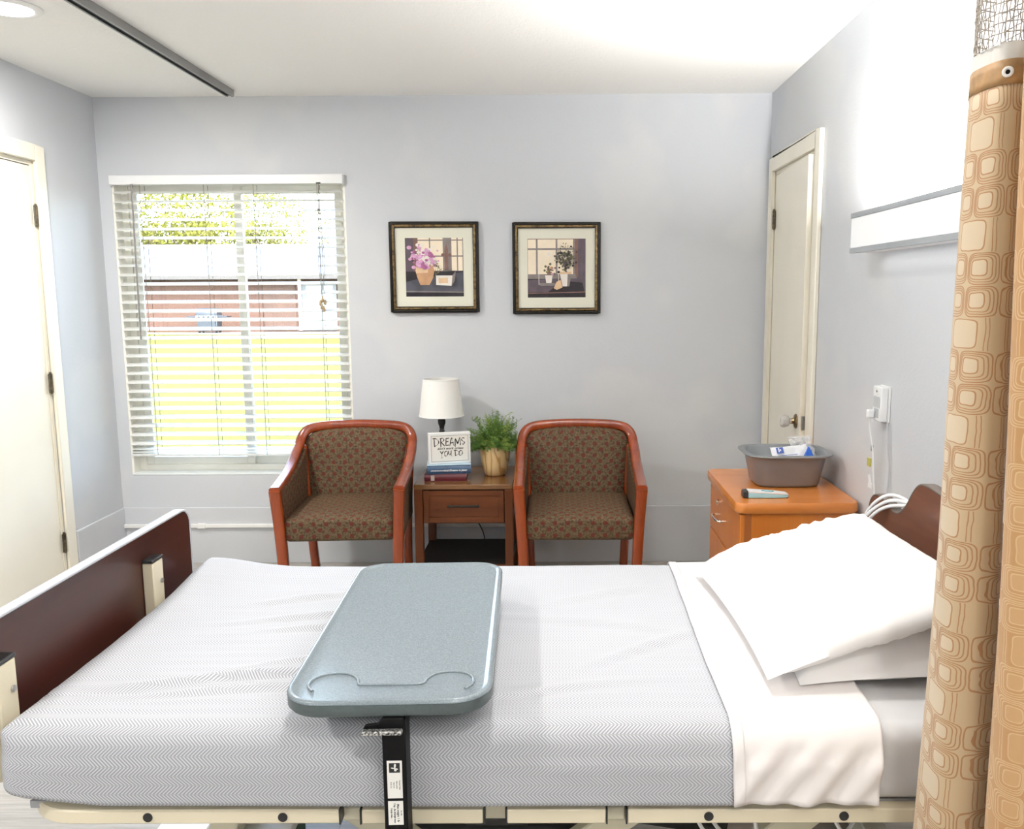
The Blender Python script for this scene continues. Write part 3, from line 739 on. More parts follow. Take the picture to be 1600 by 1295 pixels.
# books
M_page = plain('book pages', (.74, .70, .58, 1), .8, var=.1, scale=90)
def book(loc, rz, w, d, h, mats, label, name='book'):
    t = thing(name, label, 'book', loc, rz, 'books stacked on the end table')
    c = .0028; m = MB()
    m.box(-w / 2, w / 2, -d / 2, d / 2, 0, c).box(-w / 2, w / 2, -d / 2, d / 2, h - c, h)
    m.loft([[(x, -d / 2 + .003 - .006 * sin(PI * k / 6), h * k / 6) for k in range(7)] + [(x, -d / 2 + .006, h), (x, -d / 2 + .006, 0)] for x in (-w / 2, w / 2)])
    m.build('cover', mats, t, smooth=30)
    MB().box(-w / 2 + .004, w / 2 - .004, -d / 2 + .0045, d / 2 - .005, c + .0002, h - c - .0002).build('pages', M_page, t, smooth=0)
    return t
RZB = math.radians(5)
ZB1 = .5403
b1 = book((-.548, 4.185, ZB1), math.radians(3), .205, .145, .037, plain('dark red cover', (.085, .010, .016, 1), .4, var=.15, scale=30), 'thick dark red book at the bottom of the stack on the end table')
m = MB(); 
for i in range(3):
    for j in range(4): m.box(-.070 + i * .006, -.0655 + i * .006, -.0762, -.0757, .006 + j * .0065, .0115 + j * .0065)
m.build('spine_label', plain('pale label', (.55, .48, .42, 1), .7), b1)
m = MB(); M90 = Matrix.Translation((.02, -.0762, .029)) @ Matrix.Rotation(PI / 2, 4, 'X')
b2 = book((-.535, 4.190, ZB1 + .0374), math.radians(7), .212, .150, .042, plain('navy blue cover', (.030, .070, .140, 1), .35, var=.25, scale=18), 'navy blue book on top of the dark red book')
m = MB(); Mx = Matrix.Translation((.030, -.0782, .017)) @ Matrix.Rotation(PI / 2, 4, 'X'); text_mesh('Acid Dreams in Jeans', .013, Mx, m, shear=.25)
Mx = Matrix.Translation((-.055, -.0782, .017)) @ Matrix.Rotation(PI / 2, 4, 'X'); [m.box(-.088 + .0042 * i, -.0853 + .0042 * i, -.0783, -.0782, .0145, .0145 + .0035 + .001 * (i % 3)) for i in range(15)]
m.build('spine_title', plain('white foil', (.8, .8, .8, 1), .5), b2, smooth=0, weld=False, recalc=False)
m = MB(); m.box(-.1065, .1065, -.0752, .06, .0423, .0428); m.build('dust_jacket', plain('pale blue jacket', (.42, .56, .66, 1), .3), b2, smooth=0)

# sign block
sg = thing('wall_sign', 'small white box sign with black hand lettering DREAMS YOU DO on the books', 'sign', (-.530, 4.175, ZB1 + .0374 + .0430), math.radians(15))
SW, SH = .206, .152
MB().box(-SW / 2, SW / 2, -.020, .020, .0003, SH).build('box', M_white, sg, bevel=.002)
m = MB(); m.box(-SW / 2 + .012, SW / 2 - .012, -.0206, -.0201, .012, SH - .012); m.build('face_panel', plain('warm white panel', (.80, .775, .72, 1), .6, var=.02), sg, smooth=0)
m = MB(); e = .012; q = .0012; yy = -.0212
for (a, b_, c_, d_) in ((-SW / 2 + e, SW / 2 - e, e, e + q), (-SW / 2 + e, SW / 2 - e, SH - e - q, SH - e), (-SW / 2 + e, -SW / 2 + e + q, e, SH - e), (SW / 2 - e - q, SW / 2 - e, e, SH - e)): m.box(a, b_, yy, -.0206, c_, d_)
m.build('border_line', M_dark_iron, sg, smooth=0)
GL = {'D': [[(.08, 1), (.12, 0)], [(-.1, .98), (.35, .95), (.75, .6), (.6, .25), (.1, .0)]], 'R': [[(.1, 1), (.1, -.12)], [(-.02, .9), (.35, 1.02), (.55, .82), (.4, .6), (.1, .5)], [(.15, .5), (.65, .0)]],
      'E': [[(.15, 1), (.1, .05)], [(.15, .95), (.6, 1.0)], [(.12, .52), (.5, .58)], [(.1, .05), (.6, .1)]], 'A': [[(.0, -.05), (.35, 1.05), (.7, -.08)], [(.12, .35), (.6, .38)]],
      'M': [[(.05, -.2), (.08, .9), (.4, .2), (.75, 1.1), (.8, .0)], [(.12, .9), (.42, .3)]], 'S': [[(.55, .95), (.25, 1.02), (.05, .78), (.3, .55), (.55, .35), (.4, .05), (.25, .15)]],
      'Y': [[(.0, .95), (.3, .45)], [(.55, 1.0), (.3, .45), (.28, -.35)]], 'O': [[(.3, .92), (.05, .6), (.1, .15), (.35, .02), (.6, .35), (.58, .8), (.3, .92)]],
      'U': [[(.05, .95), (.1, .35), (.3, .2), (.5, .6)], [(.52, 1.0), (.5, .5), (.6, .0)]]}
m = MB()
def letter(ch, x, z, w, h, th, rise=0.0):
    for st in GL[ch]:
        p = spline([(x + a * w, -.0210, z + b * h) for a, b in st], 4)
        for i in range(len(p) - 1):
            d = (p[i + 1] - p[i]); 
            if d.length < 1e-6: continue
            n = Vector((-d.z, 0, d.x)).normalized() * th * (.75 + .4 * sin(i * .9)) / 2
            e_ = d.normalized() * th * .3
            m.add([p[i] - e_ + n, p[i + 1] + e_ + n, p[i + 1] + e_ - n, p[i] - e_ - n], [(0, 1, 2, 3)])
for k, (c_, x, w) in enumerate(zip('DREAMS', (-.079, -.047, -.022, .0, .025, .056), (.034, .034, .030, .030, .034, .030))): letter(c_, x, .088 + .0005 * k, w, .040 - .0012 * abs(k - 0), .0042)
for c_, x, w in zip('YOUDO', (-.048, -.028, -.008, .023, .043), (.030, .028, .028, .030, .030)): letter(c_, x, .038, w, .027, .0036)
text_mesh("don't work unless", .0155, Matrix.Translation((.002, -.0211, .0755)) @ Matrix.Rotation(PI / 2, 4, 'X'), m, shear=.3, space=1.12)
m.build('lettering', plain('black ink', (.012, .011, .010, 1), .7), sg, smooth=0, weld=False, recalc=False)

# plant
pl = thing('potted_plant', 'bushy green fern in a round light wood pot on the end table', 'plant', (-.312, 4.27, .5402))
pt = NT('pale wood grain'); co = pt.coord('Object'); w_ = pt.n('ShaderNodeTexWave'); w_.wave_type = 'BANDS'; w_.bands_direction = 'X'; w_.inputs['Scale'].default_value = 9; w_.inputs['Distortion'].default_value = 14; w_.inputs['Detail'].default_value = 2; w_.inputs['Detail Scale'].default_value = 1.2
pt.l(pt.mapping(co, (1, .3, .42), (0, .35, .3)), w_.inputs['Vector'])
pt.bsdf(pt.ramp(w_.outputs[1], [(.02, (.38, .22, .08, 1)), (.16, (.60, .42, .20, 1)), (.9, (.66, .48, .25, 1))]), .45)
m = MB(); m.lathe([(0, 0), (.044, 0), (.052, .005), (.063, .035), (.071, .075), (.075, .115), (.0745, .150), (.073, .152), (.069, .150), (.069, .125), (0, .125)], n=40)
m.build('pot', pt.m, pl)
MB().lathe([(0, .124), (.0685, .124), (.066, .130), (.03, .134), (0, .135)], n=24).build('soil', plain('soil', (.03, .02, .012, 1), .95, var=.4, scale=60), pl)
rnd = random.Random(21); m = MB(); st = MB()
def fit(q):
    q.y = min(q.y, .232)
    if q.z < .27: q.x = min(q.x, .110)
    return q
for i in range(260):
    a = rnd.uniform(0, 2 * PI); el = math.radians(rnd.choice([rnd.uniform(40, 88), rnd.uniform(10, 60), rnd.uniform(-15, 25)])); L = rnd.uniform(.085, .160) * (1.22 if el > .8 else 1)
    p = Vector((rnd.gauss(0, .024), rnd.gauss(0, .024), .132)); d = Vector((cos(a) * cos(el) * .9, sin(a) * cos(el) * .75, sin(el) + .45)).normalized()
    pts = [p.copy()]; n = 9
    for k in range(n):
        d = (d + Vector((cos(a) * .10 * cos(el), sin(a) * .08 * cos(el), -.06)) + Vector((rnd.gauss(0, .06), rnd.gauss(0, .06), rnd.gauss(0, .05)))).normalized()
        p = p + d * L / n; pts.append(p.copy())
    pts = [fit(q) for q in pts]
    st.tube(pts, .0008, 4)
    mi = rnd.choice([0, 0, 1, 1, 2])
    for k in range(2, n + 1):
        dd = (pts[k] - pts[k - 1]).normalized() if (pts[k] - pts[k - 1]).length > 1e-6 else Vector((0, 0, 1))
        for s_ in range(3):
            o = Vector((rnd.gauss(0, 1), rnd.gauss(0, 1), rnd.gauss(0, .8))).normalized(); o = (o + dd * .6).normalized()
            bl_len = rnd.uniform(.014, .032) * (1.15 - .6 * k / n); q0 = pts[k] - dd * rnd.uniform(0, L / n)
            for j in range(6):
                q = fit(q0 + o * bl_len * (j + .5) / 6)
                for t_ in range(2):
                    e = (Vector((rnd.gauss(0, 1), rnd.gauss(0, 1), rnd.gauss(0, 1))).normalized() + o * .7).normalized(); ll = rnd.uniform(.005, .010)
                    w = e.orthogonal().normalized() * .0008
                    m.add([q - w, fit(q + e * ll), q + w], [(0, 1, 2)], mi)
st.build('stems', plain('fern stem', (.14, .20, .05, 1), .7), pl)
def leafm(n, c):
    t = NT(n); b = t.bsdf(c, .6, 0, None, .25); tl = t.n('ShaderNodeBsdfTranslucent'); tl.inputs[0].default_value = c; mx = t.n('ShaderNodeMixShader'); mx.inputs[0].default_value = .3
    t.l(b.outputs[0], mx.inputs[1]); t.l(tl.outputs[0], mx.inputs[2]); t.l(mx.outputs[0], t.out.inputs[0]); return t.m
m.build('fronds', [leafm('fern green', (.13, .24, .045, 1)), leafm('fern dark green', (.075, .16, .035, 1)), leafm('fern light green', (.30, .40, .09, 1))], pl, smooth=0, weld=False, recalc=False)

# ------------------------------------------------------------------ bedside cabinet
M_beech = wood('orange beech laminate', (.47, .135, .018, 1), (.57, .185, .030, 1), .3, 11, (1, 1, .07), .2)
M_beech_t = wood('orange beech laminate top', (.52, .165, .030, 1), (.61, .215, .045, 1), .27, 9, (.09, 1, 1), .3)
cb = thing('bedside_cabinet', 'orange beech bedside cabinet with two drawers beside the bed head', 'cabinet', (.862, 3.31, 0))
CX, CY = .222, .310
m = MB(); o_ = rrect(2 * CX, 2 * CY, .035, 6)
m.loft([[(x * (1 - k), y * (1 - k), z) for x, y in o_] for k, z in ((.012, .662), (0, .669), (0, .691), (.014, .700))]); m.build('cabinet_top', M_beech_t, cb, smooth=30)
m = MB(); m.box(-CX + .036, CX - .016, -CY + .014, CY - .014, .0, .662); m.build('body', M_beech, cb, bevel=.002)
m = MB(); m.box(-CX + .034, -CX + .058, -CY + .012, -CY + .0135, 0.02, .66); m.build('edge_strip', plain('dark seam edge', (.30, .09, .02, 1), .4), cb)
dr1 = MB().box(-CX + .018, -CX + .036, -CY + .014, CY - .014, .458, .655).build('drawer', M_beech, cb, bevel=.002)
dr2 = MB().box(-CX + .018, -CX + .036, -CY + .014, CY - .014, .05, .452).build('drawer', M_beech, cb, bevel=.002)
for d_, z in ((dr1, .548), (dr2, .35)):
    m = MB(); x = -CX + .019
    m.tube(spline([(x, .06, z), (x - .018, .058, z), (x - .026, .04, z), (x - .028, .11 - .11, z), (x - .026, -.04 + .11 - .11, z), (x - .018, -.058, z), (x, -.06, z)], 5), .0045, 8)
    m.xform(Matrix.Translation((0, .07, 0))); m.build('handle', M_chrome, d_)
m = MB(); m.cyl((-CX + .020, .095, .607), (-CX + .008, .095, .607), .012, 20); m.cyl((-CX + .009, .095, .607), (-CX + .005, .095, .607), .007, 16); lk = m.build('lock', M_chrome, dr1)

# wash basin
bs = thing('wash_basin', 'grey plastic wash basin standing on the bedside cabinet', 'basin', (.897, 3.345, .7003))
def bl_(w, d, z, ex=4.2, n=72):
    out = []
    for k in range(n):
        a = 2 * PI * k / n; c_, s_ = cos(a), sin(a)
        out.append((w / 2 * math.copysign(abs(c_) ** (2 / ex), c_), d / 2 * math.copysign(abs(s_) ** (2 / ex), s_), z))
    return out
M_basin = plain('grey basin plastic', (.185, .195, .208, 1), .35, var=.04)
m = MB()
m.loft([bl_(.225, .175, 0), bl_(.240, .190, .003), bl_(.252, .200, .012), bl_(.292, .244, .112), bl_(.302, .254, .120), bl_(.334, .286, .122), bl_(.340, .292, .126), bl_(.337, .289, .130), bl_(.300, .252, .131), bl_(.290, .242, .126), bl_(.244, .194, .012), bl_(.225, .175, .005)], True, True)
m.build('tub', M_basin, bs, smooth=50)
# supplies in the basin
def crumple(mb, w, d, h, seed, amp, n=14, mi=0, c=(0, 0, 0), M=None):
    M = M or Matrix()
    for sg in (1, -1):
        def f(u, v):
            a, b = 2 * u - 1, 2 * v - 1
            e = (max(0, 1 - abs(a) ** 3) * max(0, 1 - abs(b) ** 3)) ** .5
            z = sg * (h / 2 * e) + amp * e * nz(a * 2.5 + seed, b * 2.5, sg * 3.0)
            x = a * w / 2 * (1 - .05 * (1 - b * b)) ; y = b * d / 2 * (1 - .05 * (1 - a * a))
            return M @ Vector((x + amp * .4 * nz(a * 3, b * 3, seed), y, z)) + Vector(c)
        mb.grid(n, n, f, mi)
    return mb
pk = thing('supply_packet', 'white plastic supply packet with a blue square logo lying in the basin', 'packet', (.925, 3.335, .7003 + .094))
Mp = Matrix.Rotation(math.radians(8), 4, 'Z') @ Matrix.Rotation(math.radians(52), 4, 'X') @ Matrix.Rotation(math.radians(-9), 4, 'Y')
m = MB(); crumple(m, .150, .125, .03, 3, .012, M=Mp); m.build('wrapper', plain('white film', (.80, .81, .84, 1), .25, var=.04, scale=40), pk, smooth=60)
M_blue = plain('label blue', (.015, .06, .30, 1), .4)
def on_pack(mb, x0, x1, y0, y1, mi=0, z=.0235): mb.add([Mp @ Vector((x, y, z + .001)) for x, y in ((x0, y0), (x1, y0), (x1, y1), (x0, y1))], [(0, 1, 2, 3)], mi)
m = MB(); on_pack(m, -.058, -.030, .020, .046)
for k in range(4): on_pack(m, -.055 + .004 * k, .02 + .006 * k, .008 - k * .010, .0105 - k * .010)
lb = m.build('printed_label', M_blue, pk, smooth=0, recalc=False)
m = MB()
for a, b_ in ((0, 0), (.006, .004), (.0, .009)): on_pack(m, -.050 + a, -.046 + a, .026 + b_, .034 + b_, z=.0242)
m.build('emblem', M_white, lb, smooth=0, recalc=False)
bb = thing('blue_wrapped_item', 'folded blue sterile wrap standing upright in the basin', 'wrap', (.978, 3.285, .7003 + .02))
m = MB(); m.loft([[(-.024, -.010, 0), (.022, -.012, 0), (.022, .012, 0), (-.024, .010, 0)], [(-.026, -.014, .06), (.024, -.016, .06), (.024, .012, .06), (-.026, .010, .06)], [(-.020, -.010, .10), (.014, -.012, .10), (.014, .006, .10), (-.020, .004, .10)], [(-.006, -.002, .135), (-.002, -.002, .135), (-.002, .002, .135), (-.006, .002, .135)]])
m.build('wrap', plain('bright blue wrap', (.015, .10, .48, 1), .45, var=.2, scale=30), bb, smooth=25, bevel=.002)
bg = thing('clear_plastic_bag', 'crumpled clear plastic bag at the right end of the basin', 'bag', (1.0, 3.375, .7003 + .105))
gt = NT('clear crumpled film'); tr_ = gt.n('ShaderNodeBsdfTransparent'); gl_ = gt.bsdf((.85, .87, .89, 1), .12, 0, gt.bump(gt.noise(gt.coord('Object'), 70, 3), .8, .01), .8); mx = gt.n('ShaderNodeMixShader'); mx.inputs[0].default_value = .42
gt.l(tr_.outputs[0], mx.inputs[1]); gt.l(gl_.outputs[0], mx.inputs[2]); gt.l(mx.outputs[0], gt.out.inputs[0])
m = MB(); crumple(m, .065, .085, .045, 8, .022, 20, M=Matrix.Rotation(math.radians(60), 4, 'X') @ Matrix.Rotation(.5, 4, 'Y'))
crumple(m, .09, .09, .02, 5, .03, 16, c=(-.03, .01, .03), M=Matrix.Rotation(math.radians(75), 4, 'X') @ Matrix.Rotation(-.6, 4, 'Y'))
m.build('film', gt.m, bg, smooth=15)

# hand-held device on the cabinet
dv = thing('handheld_thermometer', 'slim pale blue and white handheld device with a black end on the cabinet', 'device', (.766, 3.098, .7002), math.radians(-1))
M_pblue = plain('pale blue plastic', (.34, .63, .72, 1), .35, var=.03)
def dvl(x, w, z0, z1): return [(x, -w, z0), (x, w, z0), (x, w, z1), (x, -w, z1)]
MB().loft([dvl(-.066, .022, 0, .021), dvl(.03, .021, 0, .017), dvl(.075, .017, 0, .013), dvl(.083, .012, .002, .011)]).build('body', M_pblue, dv, bevel=.004, seg=3)
MB().loft([dvl(-.066, .0225, .0205, .028), dvl(.03, .0215, .0165, .022), dvl(.076, .0175, .0125, .017), dvl(.083, .012, .0105, .013)]).build('top_cover', M_whiteplastic, dv, bevel=.003, seg=3)
MB().loft([dvl(-.084, .021, .001, .026), dvl(-.066, .0228, 0, .0283)]).build('sensor_end', M_blackplastic, dv, bevel=.003)
m = MB(); m.tube([(.008 + .022 * cos(2 * PI * k / 24), .009 * sin(2 * PI * k / 24), .0237 - .0011 * cos(2 * PI * k / 24)) for k in range(24)], .0016, 6, closed=True); m.build('button', plain('teal button', (.03, .28, .33, 1), .4), dv)
#PART3
# ------------------------------------------------------------------ hospital bed
M_mahog = wood('dark mahogany laminate', (.022, .006, .004, 1), (.050, .013, .008, 1), .34, 5, (1, .1, 1), .15, .4)
M_headw = wood('walnut headboard laminate', (.085, .027, .013, 1), (.155, .055, .028, 1), .42, 7, (1, .15, 1), .1)
M_tmold = plain('silver grey edge trim', (.50, .52, .56, 1), .3, var=.05)
M_tmold_d = plain('dark edge trim', (.10, .075, .06, 1), .4, var=.1)
BYC = 1.87
bed = thing('hospital_bed', 'electric hospital bed with ivory steel frame, dark wood footboard and headboard', 'bed', (0, BYC, 0))
# footboard: outline in (y, z), local y around BYC
def board(out, x0, x1, mat, name): 
    m = MB(); m.prism(out, lambda y, z: (x0, y, z), lambda y, z: (x1, y, z)); return m.build(name, mat, bed, smooth=20)
r_ = .045; fo = [(-.468, .565)]
fo += [(-.468 + r_ - r_ * cos(a), .862 - r_ + r_ * sin(a)) for a in [PI / 2 * k / 6 for k in range(7)]]
fo += [(.468 - r_ + r_ * sin(a), .862 - r_ + r_ * cos(a)) for a in [PI / 2 * k / 6 for k in range(7)]] + [(.468, .565)]
fb = board(fo, -1.052, -1.028, M_mahog, 'footboard')
m = MB(); path = [(-1.040, y, z) for y, z in fo]
P = [Vector(p) for p in path]; Ns = [(1, 0, 0)] * len(P)
m.sweep(path, Ns, .027, .007, ch=.002); m.build('edge_trim', M_tmold, fb, smooth=60)
for yy in (.208, -.392):
    m = MB(); m.box(-1.0275, -1.000, yy - .027, yy + .027, .572, .790); br_ = m.build('footboard_bracket', M_ivory, bed, bevel=.003)
    MB().box(-1.0277, -.9985, yy - .0285, yy + .0285, .790, .799).build('bracket_cap', M_blackplastic, br_, bevel=.003)
    m = MB(); m.cyl((-1.001, yy + .012, .735), (-.996, yy + .012, .735), .006, 12); m.build('bolt', M_steel, br_)
# headboard
half = [(0, .984), (.07, .988), (.135, .990), (.17, .982), (.20, .958), (.235, .918), (.275, .888), (.315, .880), (.355, .888), (.395, .898), (.435, .897), (.468, .882), (.486, .850), (.488, .80)]
hp = [(p.x, p.y) for p in spline([(a, b, 0) for a, b in half], 6)]
ho = [(-y, z) for y, z in reversed(hp)] + hp[1:] + [(.488, .36), (-.488, .36)]
hb_ = board(ho, .874, .902, M_headw, 'headboard')
m = MB(); path = [(.888, y, z) for y, z in ([(-.488, .40)] + [(-y, z) for y, z in reversed(hp)] + hp[1:] + [(.488, .40)])]
m.sweep(path, [(1, 0, 0)] * len(path), .030, .006, ch=.002); m.build('edge_trim', M_tmold_d, hb_, smooth=60)
# deck side rails: near side in sections, far side in one run
ZR0, ZR1, YR = .5195, .5465, .452
def rail(x0, x1, name='side_rail', holes=(), curl=False, y=-YR):
    m = MB()
    if curl:
        sgn = -1 if y < 0 else 1
        path = [(x1, y, 0), (x0 + .09, y, 0)] + [(x0 + .09 - .09 * sin(a), y - sgn * .09 * (1 - cos(a)), 0) for a in [PI / 2 * k / 8 for k in range(1, 9)]] + [(x0, y - sgn * .14, 0)]
        path = [(a, b, (ZR0 + ZR1) / 2) for a, b, _ in path]
        m.sweep(path, [(0, 0, 1)] * len(path), ZR1 - ZR0, .026, ch=.003)
    else: m.box(x0, x1, y - .013, y + .013, ZR0, ZR1)
    o = m.build(name, M_ivory, bed, bevel=0 if curl else .0025, smooth=40)
    for hx in holes:
        q = MB(); q.cyl((hx, y - .0128, .5335), (hx, y - .0145, .5335), .0085, 18); q.build('hole_plug', M_blackplastic, o)
    return o
for (a, b, hs, cu) in ((-.955, -.388, (-.726, -.487), True), (-.348, -.133, (), False), (-.091, .084, (), False), (.122, .862, (.265, .503), False)):
    o = rail(a, b, holes=hs, curl=cu)
    if not cu: MB().box(a - .003, a - .0002, -YR - .0135, -YR + .0135, ZR0 - .0005, ZR1 + .0005).build('end_cap', M_blackplastic, o)
    if b < .8: MB().box(b + .0002, b + .003, -YR - .0135, -YR + .0135, ZR0 - .0005, ZR1 + .0005).build('end_cap', M_blackplastic, o)
rail(-.955, .862, y=YR, curl=True)
m = MB()
for a, b in ((-.95, -.40), (-.34, -.14), (-.085, .08), (.128, .86)): m.box(a, b, -YR + .0135, YR - .0135, .535, .549)
m.build('deck_panel', plain('grey deck steel', (.35, .36, .37, 1), .5), bed, smooth=0)
m = MB()
for y in (-.33, .33): m.box(-.98, .872, y - .022, y + .022, .455, .51)
for x in (-.9, -.37, .10, .78): m.box(x - .02, x + .02, -.44, .44, .51, .535)
m.build('under_frame', M_ivory_d, bed, bevel=.003)
def bar(p0, p1, w, d, name, mat=M_ivory_d):
    m = MB(); m.sweep([p0, p1], [(0, 1, 0), (0, 1, 0)], w, d, ch=.003); return m.build(name, mat, bed)
for y in (-.36, .36):
    bar((-.40, y, .50), (.06, y, .16), .03, .055, 'lift_arm'); bar((.16, y, .50), (-.30, y, .16), .03, .055, 'lift_arm')
    bar((.52, y * .93, .50), (.10, y * .93, .14), .03, .06, 'lift_arm'); bar((-.62, y * .93, .50), (-.75, y * .93, .14), .03, .05, 'lift_arm')
m = MB()
for y in (-.36, .36): m.box(-.86, .80, y - .025, y + .025, .10, .16)
for x in (-.83, .77): m.box(x - .03, x + .03, -.36, .36, .10, .16)
m.build('base_frame', M_ivory_d, bed, bevel=.004)
for x in (-.83, .77):
    for y in (-.36, .36):
        m = MB(); m.cyl((x, y - .014, .052), (x, y + .014, .052), .052, 24); m.cyl((x, y - .016, .052), (x, y + .016, .052), .02, 16)
        c_ = m.build('caster', M_blackplastic, bed)
        m = MB(); m.box(x - .02, x + .02, y - .026, y - .018, .05, .10).box(x - .02, x + .02, y + .018, y + .026, .05, .10); m.build('caster_fork', M_steel, c_)
m = MB(); m.box(-.185, -.06, -.30, -.10, .40, .53); m.cyl((-.12, -.2, .43), (.35, -.2, .35), .03, 16); m.build('lift_motor', M_blackplastic, bed, bevel=.008)
m = MB(); m.box(-.30, .12, -.24, .06, .30, .36).cyl((-.28, -.02, .38), (-.6, -.02, .44), .028, 16); m.build('control_box', plain('dark grey plastic', (.06, .06, .065, 1), .45), bed, bevel=.01)
for k, (a, b) in enumerate(((.25, .45), (.5, .3), (.36, .6))):
    m = MB(); m.tube(spline([(a, -.40, .50), (a + .03, -.38, .44 - .03 * k), ((a + b) / 2, -.34, .38 - .02 * k), (b, -.28, .42), (b + .05, -.2, .5)], 8), .004, 6); m.build('bed_wire', M_white if k % 2 else M_whiteplastic, bed)

# box on the floor under the foot end
gb = thing('storage_box', 'low white box with a dark green side on the floor under the bed foot', 'box', (-.86, 2.06, 0))
MB().box(-.17, .17, -.11, .11, .0, .075).build('carton', plain('dark green card', (.010, .075, .045, 1), .6), gb, bevel=.004)
MB().box(-.173, .173, -.113, .113, .062, .090).build('lid', M_white, gb, bevel=.004)

# ------------------------------------------------------------------ mattress and bedding
MX0, MX1, MZ0, MZ1 = -.986, .862, .5495, .694
def fabric(name, c, wv=700, var=.05, bump=.2):
    t = NT(name); co = t.coord('Object'); h = t.noise(co, wv, 1)
    n = t.noise(co, 5, 3); d = tuple(x * (1 - var) for x in c[:3]) + (1,); u = tuple(min(1, x * (1 + var)) for x in c[:3]) + (1,)
    t.bsdf(t.ramp(n, [(.3, d), (.7, u)]), .88, 0, t.bump(h, bump, .0006), .15, 0, .1); return t.m
M_fitted = fabric('pale grey fitted sheet', (.60, .60, .61, 1))
M_sheet = fabric('white flat sheet', (.76, .725, .715, 1), var=.02)
M_pillow = fabric('white pillowcase', (.86, .86, .86, 1), var=.01)
def mdisp(p): return (p.x, p.y, p.z)
mt = MB().rbox(MX1 - MX0, .916, MZ1 - MZ0, .035, (40, 20, 4), mdisp, k=5).build('mattress', M_fitted, loc=((MX0 + MX1) / 2, BYC, (MZ0 + MZ1) / 2), smooth=60)
tag(mt, 'hospital mattress in a pale grey fitted sheet on the bed frame', 'mattress')

def sec(a, half, r):
    q = half - r
    if a <= q: return a, 0.0
    L = r * PI / 2
    if a < q + L: th = (a - q) / r; return q + r * sin(th), r * (1 - cos(th))
    return half, r + (a - q - L)
CREASE = [(-.62, 1.60, .22, .010, .10, .013), (-.56, 1.545, .30, .009, .02, .008), (-.42, 1.70, .16, .010, .25, .010), (-.52, 1.93, .18, .012, .12, .009), (-.46, 1.85, .16, .010, .05, .011), (-.60, 2.05, .12, .014, .2, .007),
          (-.78, 1.57, .14, .012, .0, .007), (-.36, 2.12, .14, .014, .1, .007), (.20, 1.75, .12, .02, .7, .005), (.14, 2.08, .15, .02, .4, .005), (-.05, 1.55, .18, .014, .1, .005), (.02, 1.9, .2, .02, -.3, .004)]
def topdisp(x, y):
    z = .0035 * nz(x * 3.1 + 4, y * 5.2, .3) + .0018 * nz(x * 9, y * 17, 2.3)
    for cx_, cy_, L, w, sl, h in CREASE:
        dx = x - cx_; dy = y - cy_ - sl * dx - .015 * sin(dx * 11 + cx_ * 9)
        z += h * math.exp(-(dx / L) ** 2 - (dy / w) ** 2) - .5 * h * math.exp(-(dx / L) ** 2 - ((dy + 1.6 * w) / w) ** 2)
    z += .028 * math.exp(-((x + .95) / .14) ** 2 - ((y - 2.30) / .22) ** 2)
    return max(z, -.004)
def drape(x0, x1, foot, off, dropN, dropF, nx, ny, wob=0.0, R=.045, edge=None, folds=None):
    """cloth over the mattress: x0..x1 along the bed; foot = drop at the foot end or None"""
    hy = .4585 + off; zt = MZ1 + off; r = .035 + off
    lenN = hy - r + r * PI / 2 + dropN - r; lenF = hy - r + r * PI / 2 + dropF - r
    hx = x1 - MX0 + off
    Lx = (hx - r + r * PI / 2 + foot - r) if foot else x1 - x0
    m = MB()
    def f(u, v):
        a = lerp(-lenN, lenF, v); p = Lx * (1 - u)
        dN = 1.0
        if foot:
            px, zx = sec(p, hx, r); x = x1 - px
            k = clamp((x + 1.0) / .2)
            if a < 0: dN = lerp(.62, 1, sqrt(k))
        else: x, zx = x1 - p, 0.0
        if edge: x += edge(a, u)
        aa = abs(a); q = hy - r + r * PI / 2
        if aa > q: aa = q + (aa - q) * (dN if a < 0 else 1)
        py, zy = sec(aa, hy, r)
        y = BYC + math.copysign(py, a)
        z = zt - max(zx, zy)
        if foot:
            cxx, cyy = MX0 - off + R, hy - R
            dx, dy = cxx - x, abs(y - BYC) - cyy
            if dx > 0 and dy > 0:
                l = sqrt(dx * dx + dy * dy)
                if l > R: x = cxx - dx * R / l; y = BYC + math.copysign(cyy + dy * R / l, a)
        tp = clamp(1 - max(zx, zy) / .03)
        z += topdisp(x, y) * tp
        side = clamp((zy - .02) / .05)
        out = wob * (.5 + .5 * nz(x * 6, z * 7, 4.0)) * side
        if folds: out += folds(x, zy) * side
        out += .012 * side * side * (.6 + .4 * nz(x * 2.3, 7.7)) 
        y += math.copysign(out, a)
        return (x, y, z)
    m.grid(nx, ny, f, 0, lambda u, v: (Lx * u, lerp(-lenN, lenF, v)))
    return m
def herring():
    t = NT('grey herringbone blanket'); uv = t.coord('UV'); x, y, _ = t.sep(uv)
    ROW, PER = .0172, .0066
    pp = t.math('PINGPONG', y, ROW)
    s = t.math('FRACT', t.math('ADD', t.math('DIVIDE', x, PER), t.math('DIVIDE', pp, PER * .95)))
    d = t.math('ABSOLUTE', t.math('SUBTRACT', s, .5))
    f = t.ramp(d, [(.17, (1, 1, 1, 1)), (.30, (0, 0, 0, 1))])
    seam = t.math('LESS_THAN', t.math('ABSOLUTE', t.math('SUBTRACT', pp, ROW / 2)), ROW / 2 - .0007)
    f = t.mix(seam, (.35, .35, .35, 1), f)
    n = t.noise(uv, 3, 2)
    c = t.mix(f, t.ramp(n, [(.3, (.275, .28, .305, 1)), (.7, (.30, .305, .33, 1))]), (.55, .56, .59, 1))
    t.bsdf(c, .85, 0, t.bump(d, .25, .0008), .2, 0, .15); return t.m
def bedge(a, u): return (.006 * sin(a * 4) + .012 * (clamp(-a, 0, .5))) * u
